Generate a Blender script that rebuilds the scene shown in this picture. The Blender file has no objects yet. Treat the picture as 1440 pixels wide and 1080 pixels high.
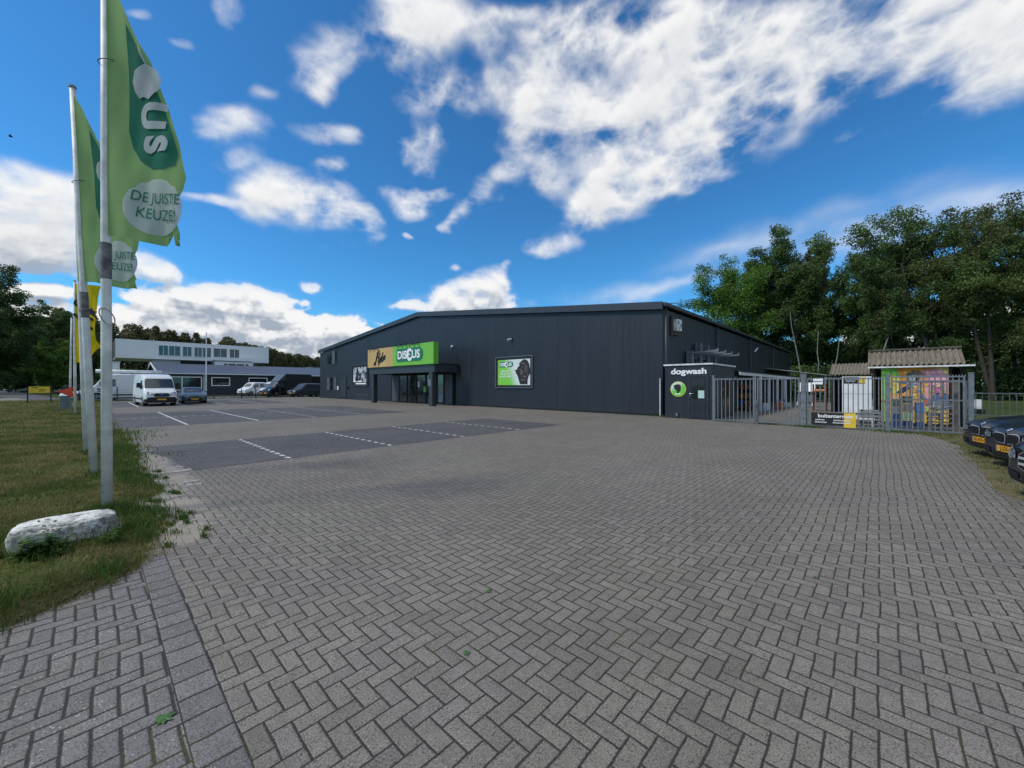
import bpy, bmesh, math, random
import numpy as np
from mathutils import Vector, Matrix
from mathutils.bvhtree import BVHTree
R = math.radians
S = bpy.context.scene
COL = S.collection
rng = random.Random(7)

# ---------------------------------------------------------------- camera
cam = bpy.data.cameras.new('camera'); co = bpy.data.objects.new('camera', cam); COL.objects.link(co)
cam.sensor_width = 36; cam.lens = 13.75; cam.clip_end = 3000; cam.clip_start = .05
co.location = (0, 0, 1.6); co.rotation_euler = (R(90.2), 0, R(43.14))
S.camera = co
# ---------------------------------------------------------------- exposure
S.view_settings.view_transform = 'Standard'; S.view_settings.look = 'None'
S.view_settings.exposure = 0.0; S.view_settings.gamma = 1
S.cycles.max_bounces = 6; S.cycles.transparent_max_bounces = 24
S.cycles.use_denoising = True
# ---------------------------------------------------------------- sun
SUN_EL, SUN_AZ = 50, 208      # elevation, compass direction measured from +Y clockwise
sl = bpy.data.lights.new('sun', 'SUN'); so = bpy.data.objects.new('sun', sl); COL.objects.link(so)
sl.energy = 2.7; sl.angle = R(11); sl.color = (1, .93, .83)
_sd = Vector((math.sin(R(SUN_AZ))*math.cos(R(SUN_EL)), math.cos(R(SUN_AZ))*math.cos(R(SUN_EL)), math.sin(R(SUN_EL))))
so.rotation_euler = _sd.to_track_quat('Z', 'Y').to_euler()
so.location = _sd*80
# ---- sky clouds: density and shading computed once over the whole dome ----
CLOUDS = [  # centre x, centre y, radius x, radius y, tilt, weight in view-angle units of the photo
 (1280,15,250,80,12,1.5),(1160,70,240,75,18,1.25),(1390,80,80,40,15,1.1),(1060,140,160,60,26,1.05),(960,190,120,62,32,1.05),(840,170,75,52,20,.95),(850,268,60,46,45,1.1),(905,215,50,40,0,.9),(735,210,34,75,22,1.0),
 (765,115,40,38,0,.85),(1400,50,150,85,20,1.2),(930,45,140,60,0,1.1),(800,25,70,50,0,.75),(1228,208,58,20,14,.8),
 (812,312,34,20,0,.9),(800,60,60,40,0,.6),(960,240,60,24,20,.7),
 (690,60,26,30,0,.5),(560,90,24,26,0,.5),(700,15,40,20,0,.55),(380,120,26,16,-20,.45),(545,25,30,40,0,.5),(735,150,30,40,0,.75),(700,250,16,20,0,.5),(250,60,18,8,-20,.5),(205,12,22,8,-20,.5),(580,28,62,55,-25,.8),(640,15,60,40,0,.6),(455,78,40,42,-35,.7),(325,15,26,26,0,.6),(470,115,25,22,0,.55),(510,50,40,40,0,.5),
 (625,138,50,38,-20,.85),(602,210,34,24,20,.85),(690,125,18,32,0,.6),
 (340,168,42,24,-15,.75),(350,214,28,14,10,.55),(465,183,52,20,-8,.78),
 (395,260,46,32,-25,.95),(455,302,62,32,-32,1.1),(472,240,24,20,0,.8),(310,270,46,9,0,.6),
 (577,276,40,17,12,.95),(662,275,28,20,45,.7),(642,302,12,14,0,.6),(607,262,20,12,0,.6),(570,326,9,6,0,.7),
 (430,402,23,12,-5,1.0),(765,343,44,15,-8,.85),(715,375,14,10,0,.6),(613,374,10,6,0,.6),
 (20,262,60,34,-20,1.2),(60,308,85,44,-8,1.35),(10,350,110,30,0,1.3),(110,285,50,30,-30,1.1),(228,376,34,16,-10,1.0),(165,375,50,20,0,1.0),
 (50,404,50,10,0,1.2),(90,445,170,28,0,1.35),(255,425,110,22,-4,1.35),(340,438,80,24,-14,1.4),(290,468,230,26,0,1.4),(420,505,220,14,0,1.2),(440,485,150,20,-8,1.4),(530,468,60,9,0,1.2),
 (418,432,12,10,0,.7),
 (650,412,40,24,0,1.4),(688,400,30,20,0,1.3),(655,428,72,10,0,1.3),(590,436,50,7,0,.9),(614,425,20,18,0,1.1),
 (1420,470,120,70,0,.75),(1240,480,150,50,0,.6),
]
VEILS = [
 (1160,305,150,13,15,.30),(1260,318,110,22,14,.42),(1190,345,80,18,5,.45),(1390,290,80,24,12,.45),(870,412,60,9,8,.32),(950,395,80,7,16,.42),(1040,348,80,8,16,.36),
]
def lattice(seed):
    return np.random.RandomState(seed).rand(64,64,64).astype(np.float32)
def noise3(L,p):
    i=np.floor(p).astype(np.int32); f=p-i; f=f*f*(3-2*f); i&=63; j=(i+1)&63
    x0,y0,z0=i[...,0],i[...,1],i[...,2]; x1,y1,z1=j[...,0],j[...,1],j[...,2]
    fx,fy,fz=f[...,0],f[...,1],f[...,2]
    a=L[x0,y0,z0]*(1-fx)+L[x1,y0,z0]*fx; b=L[x0,y1,z0]*(1-fx)+L[x1,y1,z0]*fx
    c=L[x0,y0,z1]*(1-fx)+L[x1,y0,z1]*fx; d=L[x0,y1,z1]*(1-fx)+L[x1,y1,z1]*fx
    return (a*(1-fy)+b*fy)*(1-fz)+(c*(1-fy)+d*fy)*fz
def fbm(L,p,octs,gain=.5,billow=False):
    s=0; a=1.; t=0; q=p.astype(np.float32)
    for k in range(octs):
        n=noise3(L,q)
        if billow: n=1-np.abs(2*n-1)
        s=s+a*n; t+=a; a*=gain; q=q*2.03+np.float32(11.7)
    return s/t
def sstep(x,a,b):
    t=np.clip((x-a)/(b-a),0,1); return t*t*(3-2*t)
def cloud_density(D):
    """D (...,3) unit directions -> cloud density 0..1.5, height softness"""
    c,s=.7297,.6837
    zc=-s*D[...,0]+c*D[...,1]; xc=c*D[...,0]+s*D[...,1]
    z=np.maximum(zc,.2); X=720+550*xc/z; Y=542-550*D[...,2]/z
    L=lattice(3); L2=lattice(9)
    st=np.stack([D[...,0],D[...,1],D[...,2]*1.5],-1)
    w=np.stack([fbm(L2,st*6+k*7.3,3)-.5 for k in range(3)],-1)
    q=st+w*.055
    wx=(fbm(L,st*7+3.1,4)-.5); wy=(fbm(L,st*7+9.4,4)-.5)
    Xw=X+wx*110; Yw=Y+wy*80*np.clip((560-Y)/250,.35,1)
    m=np.zeros(X.shape,np.float32); low=np.zeros(X.shape,np.float32)
    for (cx,cy,rx,ry,t,wt) in CLOUDS:
        a=math.radians(t); dx=Xw-cx; dy=-(Yw-cy)
        u=(dx*math.cos(a)+dy*math.sin(a))/rx; v=(-dx*math.sin(a)+dy*math.cos(a))/ry
        r=np.sqrt(u*u+v*v)
        m=m+wt*np.exp(-(r*r)**1.2*1.1)
    m=1.0*(1-np.exp(-m*.92))
    g=fbm(L2,st*np.float32(2.3)+4.,4)
    gen=sstep(g,.46,.66)*1.1
    k=sstep(zc,.30,.42)
    m=m*k+gen*(1-k)
    n1=fbm(L,q*9,7,.56); n2=fbm(L2,q*15+2,5,.55,True)
    n3=fbm(L,q*5.3+6.,4,.5)
    n=n1*.45+n2*.25+n3*.30; n=.5+(n-.505)*1.3
    lo=sstep(D[...,2],.30,.12)
    nb=fbm(L,q*26+5,4,.55,True); n=n*(1-.4*lo)+(.5+(nb*.5+n2*.5-.56)*1.5)*.4*lo
    d=m+(n-.51)*(3.3-.9*lo)*np.clip(m*1.35+.10,0,1)
    veil=0
    for (cx,cy,rx,ry,t,wt) in VEILS:
        a=math.radians(t); dx=X+wx*60-cx; dy=-(Y+wy*50-cy)
        u=(dx*math.cos(a)+dy*math.sin(a))/rx; v=(-dx*math.sin(a)+dy*math.cos(a))/ry
        veil=veil+wt*np.exp(-(u*u+v*v)*.9)
    veil=veil*k*np.clip(.2+(n-.3)*2.0,0,1.3)
    return d.astype(np.float32), veil, n
def cloud_layers(d, veil, z, up):
    """alpha and brightness of the clouds; up = the density a little nearer the sun"""
    lowf=sstep(z,.30,.12)               # crisp cumulus low down, softer veils overhead
    alpha=(sstep(d,.16,1.22)**.85)*(1-lowf)+sstep(d,.42,.64)*lowf
    alpha=1-(1-alpha)*(1-np.clip(veil,0,.8))
    occ=0
    for du in up: occ=occ+np.clip(du-.35,0,1.3)
    occ=occ/len(up)
    relief=np.clip((d-up[0])*1.6,-.5,.5)
    lit=np.exp(-occ*(1.35*lowf+.30*(1-lowf)))+relief*(.95*lowf+.12)
    return alpha, np.clip(lit,0,1.1)
# ---------------------------------------------------------------- world: sky texture with clouds over it
def build_world():
    W = bpy.data.worlds.new('World'); S.world = W; W.use_nodes = True
    nt = W.node_tree; nt.nodes.clear()
    w, h = 4096, 2048
    hh = h//2
    az = (.5-(np.arange(w)+.5)/w)*2*math.pi
    th = (np.arange(hh)+.5)/h*math.pi                  # elevation of each row above the horizon
    A, T = np.meshgrid(az.astype(np.float32), th.astype(np.float32))
    d = np.zeros((hh, w), np.float32); ve = np.zeros((hh, w), np.float32)
    for r0 in range(0, hh, 128):
        a, t = A[r0:r0+128], T[r0:r0+128]
        D = np.stack([np.cos(t)*np.cos(a), np.cos(t)*np.sin(a), np.sin(t)], -1).astype(np.float32)
        d[r0:r0+128], ve[r0:r0+128], _ = cloud_density(D)
    up = []
    for k in (.018, .05):                              # the same field a little higher up the dome
        rows = np.interp(np.arctan2(np.sin(th)+k, np.cos(th)), th, np.arange(hh)); i0 = np.floor(rows).astype(int); i1 = np.minimum(i0+1, hh-1); f = (rows-i0)[:, None].astype(np.float32)
        up.append(d[i0]*(1-f)+d[i1]*f)
    al, li = cloud_layers(d, ve, np.sin(T), up)
    px = np.zeros((h, w, 4), np.float32); px[..., 3] = 1
    px[hh:, :, 0] = al; px[hh:, :, 1] = li
    img = bpy.data.images.new('cloud_field', w, h, float_buffer=True)
    img.colorspace_settings.name = 'Non-Color'
    img.pixels.foreach_set(px.ravel()); img.update()
    N = nt.nodes.new; L = nt.links.new
    sky = N('ShaderNodeTexSky'); sky.sky_type = 'NISHITA'; sky.sun_disc = False
    sky.sun_elevation = R(SUN_EL); sky.sun_rotation = R(SUN_AZ); sky.air_density = 1.0; sky.dust_density = .3; sky.ozone_density = 2.5
    tint = N('ShaderNodeMix'); tint.data_type = 'RGBA'; tint.blend_type = 'MULTIPLY'; tint.inputs[0].default_value = 1
    tint.inputs[7].default_value = SKY_TINT
    gam = N('ShaderNodeGamma'); gam.inputs[1].default_value = SKY_GAMMA
    L(sky.outputs[0], gam.inputs[0]); L(gam.outputs[0], tint.inputs[6])
    env = N('ShaderNodeTexEnvironment'); env.image = img; env.interpolation = 'Linear'
    sp = N('ShaderNodeSeparateColor'); L(env.outputs[0], sp.inputs[0])
    ramp = N('ShaderNodeMix'); ramp.data_type = 'RGBA'
    ramp.inputs[6].default_value = CLOUD_DARK; ramp.inputs[7].default_value = CLOUD_LIT
    L(sp.outputs[1], ramp.inputs[0])
    mx = N('ShaderNodeMix'); mx.data_type = 'RGBA'
    L(sp.outputs[0], mx.inputs[0]); L(tint.outputs[2], mx.inputs[6]); L(ramp.outputs[2], mx.inputs[7])
    bg = N('ShaderNodeBackground'); bg.inputs[1].default_value = .1
    out = N('ShaderNodeOutputWorld'); L(mx.outputs[2], bg.inputs[0]); L(bg.outputs[0], out.inputs[0])
SKY_TINT = (.37, .96, 1.28, 1); SKY_GAMMA = 1.12
CLOUD_DARK = (3.7, 4.3, 5.2, 1); CLOUD_LIT = (9.3, 9.3, 9.3, 1)
build_world()

# ---------------------------------------------------------------- object helpers
def link(name, data, parent=None):
    o = bpy.data.objects.new(name, data); COL.objects.link(o)
    if parent: o.parent = parent
    return o
def tag(o, label=None, cat=None, group=None, kind=None):
    if label: o['label'] = label
    if cat: o['category'] = cat
    if group: o['group'] = group
    if kind: o['kind'] = kind
    return o
def thing(name, label, cat, loc=(0, 0, 0), rz=0, group=None):
    o = link(name, None); o.location = loc; o.rotation_euler = (0, 0, rz); o.empty_display_size = .3
    return tag(o, label, cat, group)
def copy_tree(o, parent=None):
    c = o.copy(); COL.objects.link(c)
    if parent: c.parent = parent
    for ch in list(o.children): copy_tree(ch, c)
    return c
class MB:
    def __init__(s): s.v = []; s.f = []; s.m = []
    def add(s, vs, fs, m=0):
        b = len(s.v); s.v += [tuple(v) for v in vs]; s.f += [tuple(b+i for i in f) for f in fs]; s.m += [m]*len(fs); return s
    def box(s, x0, x1, y0, y1, z0, z1, m=0):
        return s.add([(x0,y0,z0),(x1,y0,z0),(x1,y1,z0),(x0,y1,z0),(x0,y0,z1),(x1,y0,z1),(x1,y1,z1),(x0,y1,z1)],
                     [(0,3,2,1),(4,5,6,7),(0,1,5,4),(1,2,6,5),(2,3,7,6),(3,0,4,7)], m)
    def cbox(s, x0, x1, y0, y1, z0, z1, c=.01, m=0):      # box with chamfered vertical edges and top
        o = [(x0+c,y0),(x1-c,y0),(x1,y0+c),(x1,y1-c),(x1-c,y1),(x0+c,y1),(x0,y1-c),(x0,y0+c)]
        o2 = [(x0+2*c,y0+c),(x1-2*c,y0+c),(x1-c,y0+2*c),(x1-c,y1-2*c),(x1-2*c,y1-c),(x0+2*c,y1-c),(x0+c,y1-2*c),(x0+c,y0+2*c)]
        vs = [(a,b,z0) for a,b in o]+[(a,b,z1-c) for a,b in o]+[(a,b,z1) for a,b in o2]
        fs = [tuple(range(7,-1,-1)), tuple(range(16,24))]
        for k in range(2):
            for i in range(8):
                j = (i+1)%8; fs.append((k*8+i, k*8+j, k*8+8+j, k*8+8+i))
        return s.add(vs, fs, m)
    def tube(s, pts, rad, n=8, m=0, cap=True):
        pts = [Vector(p) for p in pts]
        if not hasattr(rad, '__len__'): rad = [rad]*len(pts)
        vs = []; fs = []; ref = None
        for i, p in enumerate(pts):
            t = (pts[min(i+1, len(pts)-1)]-pts[max(i-1, 0)]).normalized()
            if ref is None: ref = Vector((1,0,0)) if abs(t.x) < .8 else Vector((0,1,0))
            a = t.cross(ref).normalized(); b = t.cross(a); ref = b.cross(t)*-1 if False else ref
            for k in range(n):
                g = 2*math.pi*k/n; vs.append(p+a*math.cos(g)*rad[i]+b*math.sin(g)*rad[i])
        for i in range(len(pts)-1):
            for k in range(n):
                j = (k+1)%n; fs.append((i*n+k, i*n+j, (i+1)*n+j, (i+1)*n+k))
        if cap: fs += [tuple(range(n-1,-1,-1)), tuple((len(pts)-1)*n+k for k in range(n))]
        return s.add(vs, fs, m)
    def bar(s, p0, p1, w, h, m=0, up=(0,0,1)):            # rectangular bar
        p0 = Vector(p0); p1 = Vector(p1); t = (p1-p0).normalized(); u = Vector(up)
        if abs(t.dot(u)) > .95: u = Vector((0,1,0))
        a = t.cross(u).normalized()*w/2; b = a.cross(t).normalized()*h/2
        vs = [p+sa*a+sb*b for p in (p0,p1) for sa,sb in ((-1,-1),(1,-1),(1,1),(-1,1))]
        return s.add(vs, [(0,1,2,3),(7,6,5,4),(0,4,5,1),(1,5,6,2),(2,6,7,3),(3,7,4,0)], m)
    def plate(s, pts, n, m=0):                            # a flat polygon given a thickness along vector n
        n = Vector(n); k = len(pts); a = [Vector(p) for p in pts]; vs = a+[p+n for p in a]
        fs = [tuple(range(k-1,-1,-1)), tuple(range(k, 2*k))]+[(i,(i+1)%k,(i+1)%k+k,i+k) for i in range(k)]
        return s.add(vs, fs, m)
    def disc(s, c, r0, r1, axis, n=20, m=0, w=.01):       # ring or disc, extruded along the axis
        a = Vector(axis).normalized(); u = a.orthogonal().normalized(); v = a.cross(u); c = Vector(c)
        vs = []
        for d in (0, w):
            for r in (r0, r1):
                for k in range(n):
                    g = 2*math.pi*k/n; vs.append(c+a*d+u*math.cos(g)*r+v*math.sin(g)*r)
        fs = []
        for k in range(n):
            j = (k+1)%n
            fs += [(k,j,n+j,n+k), (2*n+k,3*n+k,3*n+j,2*n+j), (n+k,n+j,3*n+j,3*n+k)]
            if r0 > 1e-5: fs.append((k,2*n+k,2*n+j,j))
        return s.add(vs, fs, m)
    def build(s, name, mats, parent=None, smooth=False, bevel=0):
        me = bpy.data.meshes.new(name); me.from_pydata(s.v, [], s.f)
        for mt in (mats if isinstance(mats, (list, tuple)) else [mats]): me.materials.append(mt)
        if len(me.materials) > 1: me.polygons.foreach_set('material_index', s.m)
        bm = bmesh.new(); bm.from_mesh(me); bmesh.ops.recalc_face_normals(bm, faces=bm.faces); bm.to_mesh(me); bm.free()
        if smooth: me.polygons.foreach_set('use_smooth', [True]*len(me.polygons))
        me.update(); o = link(name, me, parent)
        if bevel:
            md = o.modifiers.new('bevel', 'BEVEL'); md.width = bevel; md.segments = 2; md.limit_method = 'ANGLE'
        return o
def np_mesh(name, V, F, mats, parent=None, smooth=False, midx=None):
    """V (n,3) array, F (m,k) array of equal-sized faces"""
    me = bpy.data.meshes.new(name); m, k = F.shape
    me.vertices.add(len(V)); me.vertices.foreach_set('co', np.ascontiguousarray(V, np.float32).ravel())
    me.loops.add(m*k); me.loops.foreach_set('vertex_index', np.ascontiguousarray(F, np.int32).ravel())
    me.polygons.add(m); me.polygons.foreach_set('loop_start', np.arange(0, m*k, k, dtype=np.int32))
    try: me.polygons.foreach_set('loop_total', np.full(m, k, np.int32))
    except Exception: pass
    if midx is not None: me.polygons.foreach_set('material_index', midx.astype(np.int32))
    if smooth: me.polygons.foreach_set('use_smooth', np.ones(m, bool))
    for mt in (mats if isinstance(mats, (list, tuple)) else [mats]): me.materials.append(mt)
    me.update(calc_edges=True); me.validate()
    return link(name, me, parent)

# ---------------------------------------------------------------- material helpers
class NG:
    def __init__(s, name):
        s.mat = bpy.data.materials.new(name); s.mat.use_nodes = True; s.nt = s.mat.node_tree; s.nt.nodes.clear()
        s.out = s.nt.nodes.new('ShaderNodeOutputMaterial')
    def n(s, t, **k):
        x = s.nt.nodes.new(t)
        for a, b in k.items(): setattr(x, a, b)
        return x
    def l(s, a, b): s.nt.links.new(a, b)
    def put(s, sock, v):
        if hasattr(v, 'is_output') or isinstance(v, bpy.types.NodeSocket): s.l(v, sock)
        else: sock.default_value = v
    def m(s, op, a, b=0, c=None):
        x = s.n('ShaderNodeMath', operation=op); s.put(x.inputs[0], a); s.put(x.inputs[1], b)
        if c is not None: s.put(x.inputs[2], c)
        return x.outputs[0]
    def mix(s, f, a, b, mode='MIX'):
        x = s.n('ShaderNodeMix', data_type='RGBA', blend_type=mode); s.put(x.inputs[0], f)
        s.put(x.inputs[6], a if not isinstance(a, tuple) else (*a[:3], 1)); s.put(x.inputs[7], b if not isinstance(b, tuple) else (*b[:3], 1))
        return x.outputs[2]
    def coord(s, kind='Object'): return s.n('ShaderNodeTexCoord').outputs[kind]
    def pos(s): return s.n('ShaderNodeNewGeometry').outputs['Position']
    def rnd(s): return s.n('ShaderNodeNewGeometry').outputs['Random Per Island']
    def noise(s, vec, scale, detail=4, rough=.55, dist=0):
        x = s.n('ShaderNodeTexNoise'); s.l(vec, x.inputs['Vector']); x.inputs['Scale'].default_value = scale
        x.inputs['Detail'].default_value = detail; x.inputs['Roughness'].default_value = rough; x.inputs['Distortion'].default_value = dist
        return x.outputs['Fac']
    def ramp(s, f, a, b, lo=0., hi=1.):
        x = s.n('ShaderNodeMapRange', interpolation_type='SMOOTHSTEP'); s.put(x.inputs[0], f)
        x.inputs[1].default_value = a; x.inputs[2].default_value = b; x.inputs[3].default_value = lo; x.inputs[4].default_value = hi
        return x.outputs[0]
    def scale(s, vec, sx, sy, sz):
        x = s.n('ShaderNodeMapping'); s.l(vec, x.inputs[0]); x.inputs['Scale'].default_value = (sx, sy, sz); return x.outputs[0]
    def bump(s, h, strength=.5, dist=.01):
        x = s.n('ShaderNodeBump'); s.put(x.inputs['Height'], h); x.inputs['Strength'].default_value = strength; x.inputs['Distance'].default_value = dist
        return x.outputs[0]
    def bsdf(s, col, rough=.6, metal=0, normal=None, spec=None, coat=0, trans=0, sub=0, alpha=None):
        x = s.n('ShaderNodeBsdfPrincipled'); s.put(x.inputs['Base Color'], col if not isinstance(col, tuple) else (*col[:3], 1))
        s.put(x.inputs['Roughness'], rough); s.put(x.inputs['Metallic'], metal)
        if normal is not None: s.l(normal, x.inputs['Normal'])
        if spec is not None: x.inputs['Specular IOR Level'].default_value = spec
        x.inputs['Coat Weight'].default_value = coat; x.inputs['Coat Roughness'].default_value = .04
        x.inputs['Transmission Weight'].default_value = trans
        if alpha is not None: s.put(x.inputs['Alpha'], alpha)
        return x.outputs[0]
    def done(s, sh): s.l(sh, s.out.inputs[0]); return s.mat
def simple(name, col, rough=.6, metal=0, var=.18, scale=3, bump=.0, bscale=40, coat=0, spec=None, rvar=.1):
    """painted / plain surface with soft variation in tone and gloss"""
    g = NG(name); c = g.coord(); n = g.noise(c, scale, 5, .6)
    f = g.ramp(n, .3, .7)
    col2 = tuple(x*(1-var) for x in col); colr = g.mix(f, col2, tuple(min(1, x*(1+var*.5)) for x in col))
    rr = g.m('ADD', g.m('MULTIPLY', g.noise(c, scale*2.3, 4), rvar*2), rough-rvar)
    nrm = g.bump(g.noise(c, bscale, 3), bump, .01) if bump else None
    return g.done(g.bsdf(colr, rr, metal, nrm, spec, coat))
M = {}
def clad():
    g = NG('dark_cladding'); P = g.coord(); n = g.noise(g.scale(P,1,1,.6), .5, 5, .6); st = g.noise(g.scale(P,5,5,.12), 1.3, 4, .7)
    c = g.mix(g.ramp(n,.3,.7), (.0115,.016,.0235), (.0155,.021,.030)); c = g.mix(1, c, g.ramp(st,.35,.68,.94,1.08), 'MULTIPLY')
    s_ = g.n('ShaderNodeSeparateXYZ'); g.l(P, s_.inputs[0]); mud = g.m('MULTIPLY', g.ramp(s_.outputs[2], .5, .0), g.ramp(g.noise(P,6,4),.4,.65)); c = g.mix(g.m('MULTIPLY',mud,.35), c, (.06,.055,.045))
    rib = g.m('PINGPONG', g.m('ADD', s_.outputs[0], s_.outputs[1]), .045)
    return g.done(g.bsdf(c, g.ramp(st,.3,.7,.38,.58), 0, g.bump(g.m('ADD', g.m('MULTIPLY',rib,3), g.noise(P,.9,2)), .12, .02)))
M['panel'] = clad()
M['panel_trim'] = simple('dark_trim', (.035, .041, .05), .4, 0, .1, 2)
M['black'] = simple('black_paint', (.008, .009, .011), .4, 0, .2, 4)
M['black_matt'] = simple('black_plastic', (.012, .012, .013), .65, 0, .2, 8)
M['void'] = simple('interior_shade', (.006, .006, .007), .9)  # near-black that stands in for shade inside openings and gaps
M['white'] = simple('white_paint', (.76, .78, .78), .4, 0, .12, 1.5)
M['white_old'] = simple('weathered_white_paint', (.70, .71, .68), .55, 0, .25, 4, .05, 30)
M['steel'] = simple('galvanised_steel', (.18,.205,.225), .5, .35, .25, 9, .05, 60)
M['steel_dark'] = simple('dull_galvanised_steel', (.12,.14,.155), .55, .3, .25, 9, .05, 60)
M['chrome'] = simple('chrome', (.75, .77, .8), .12, 1, .05, 3)
M['rubber'] = simple('tyre_rubber', (.014, .014, .015), .8, 0, .2, 10)
M['alloy'] = simple('wheel_alloy', (.4, .41, .42), .35, .8, .1, 5)
M['yellow'] = simple('yellow_panel', (.75, .5, .03), .45, 0, .08, 3)
M['plate_yellow'] = simple('number_plate_yellow', (.8, .38, .02), .45, 0, .05, 3)
M['ink'] = simple('black_lettering', (.012, .011, .01), .5, 0, .1)
M['letter_white'] = simple('white_lettering', (.85, .86, .86), .45, 0, .04)
M['lime'] = simple('lime_green_panel', (.17, .50, .045), .45, 0, .06, 1)
M['dgreen'] = simple('dark_green_panel', (.004, .17, .09), .45, 0, .05, 1)
M['tan'] = simple('tan_panel', (.56, .37, .13), .5, 0, .08, 1)
M['concrete'] = simple('concrete', (.3, .29, .27), .85, 0, .25, 3, .2, 40)
def glass_mat(name, col=(.012,.016,.02), rough=.06):
    g = NG(name); c = g.coord(); n = g.noise(c, 1.2, 3)
    return g.done(g.bsdf(col, rough, 0, g.bump(n, .08, .02), .9))
M['glass'] = glass_mat('window_glass'); M['carglass'] = glass_mat('car_glass', (.045,.055,.06), .05)

# ---------------------------------------------------------------- lettering helpers (built-in font turned into plain meshes)
def text2d(txt, size=1, bold=0., sx=1., shear=0., align='CENTER'):
    cu = bpy.data.curves.new('t', 'FONT'); cu.body = txt; cu.size = size; cu.offset = bold; cu.align_x = align; cu.align_y = 'CENTER'; cu.shear = shear
    cu.resolution_u = 4
    o = bpy.data.objects.new('t', cu); COL.objects.link(o)
    dg = bpy.context.evaluated_depsgraph_get(); me = bpy.data.meshes.new_from_object(o.evaluated_get(dg))
    vs = [(v.co.x*sx, v.co.y) for v in me.vertices]; fs = [tuple(p.vertices) for p in me.polygons]
    COL.objects.unlink(o); bpy.data.objects.remove(o); bpy.data.meshes.remove(me); bpy.data.curves.remove(cu)
    return vs, fs
def shape2d(pts):                 # polygon -> (verts, one face)
    return list(pts), [tuple(range(len(pts)))]
def stroke2d(paths, w):           # round-ended pen strokes
    vs = []; fs = []
    for path in paths:
        P = []
        n = len(path)
        for i in range(n-1):      # Catmull-Rom
            p0, p1, p2, p3 = path[max(i-1,0)], path[i], path[i+1], path[min(i+2,n-1)]
            for k in range(6):
                t = k/6; P.append(tuple(.5*((2*b)+(-a+c)*t+(2*a-5*b+4*c-d)*t*t+(-a+3*b-3*c+d)*t**3) for a,b,c,d in zip(p0,p1,p2,p3)))
        P.append(path[-1]); base = len(vs)
        for i, p in enumerate(P):
            q, r = P[max(i-1,0)], P[min(i+1,len(P)-1)]; dx, dy = r[0]-q[0], r[1]-q[1]; l = math.hypot(dx,dy) or 1
            ww = w*(1 if 0 < i < len(P)-1 else .55)
            vs += [(p[0]-dy/l*ww, p[1]+dx/l*ww), (p[0]+dy/l*ww, p[1]-dx/l*ww)]
        fs += [(base+2*i, base+2*i+1, base+2*i+3, base+2*i+2) for i in range(len(P)-1)]
    return vs, fs
def rrect(x0, y0, x1, y1, r, n=6, rs=(1,1,1,1)):     # corners: bottom-left, bottom-right, top-right, top-left
    out = []
    for (cx, cy, a0, k) in ((x0,y0,180,0),(x1,y0,270,1),(x1,y1,0,2),(x0,y1,90,3)):
        q = r*rs[k]; mx = cx+q if cx == x0 else cx-q; my = cy+q if cy == y0 else cy-q
        for i in range(n+1):
            a = R(a0+90*i/n); out.append((mx+q*math.cos(a), my+q*math.sin(a)))
    return out
def ell(cx, cy, rx, ry=None, n=24): ry = rx if ry is None else ry; return [(cx+rx*math.cos(2*math.pi*i/n), cy+ry*math.sin(2*math.pi*i/n)) for i in range(n)]
def place2d(mb, shp, O, U, V, d=0., m=0, at=(0,0), sc=1):
    """lay a flat 2-d shape on the plane O + x U + y V, lifted d along the outward normal U x V"""
    O, U, V = Vector(O), Vector(U), Vector(V); n = U.cross(V).normalized()
    vs, fs = shp
    mb.add([O+U*(x*sc+at[0])+V*(y*sc+at[1])+n*d for x, y in vs], fs, m)
def slab2d(mb, pts, O, U, V, d0, d1, m=0):
    O, U, V = Vector(O), Vector(U), Vector(V); n = U.cross(V).normalized()
    mb.plate([O+U*x+V*y+n*d0 for x, y in pts], n*(d1-d0), m)
def pet_shape():      # rounded letter C with a small dog's head cut into it
    return [(-.35,.42),(-.12,.52),(.12,.5),(.3,.38),(.22,.2),(.08,.28),(-.08,.26),(-.2,.12),(-.05,.1),(.05,.0),(-.04,-.05),(-.2,-.04),(-.16,-.2),(-.02,-.3),(.12,-.26),(.3,-.14),(.36,-.32),(.22,-.48),(0,-.56),(-.26,-.48),(-.44,-.26),(-.5,0),(-.46,.24)]
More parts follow.
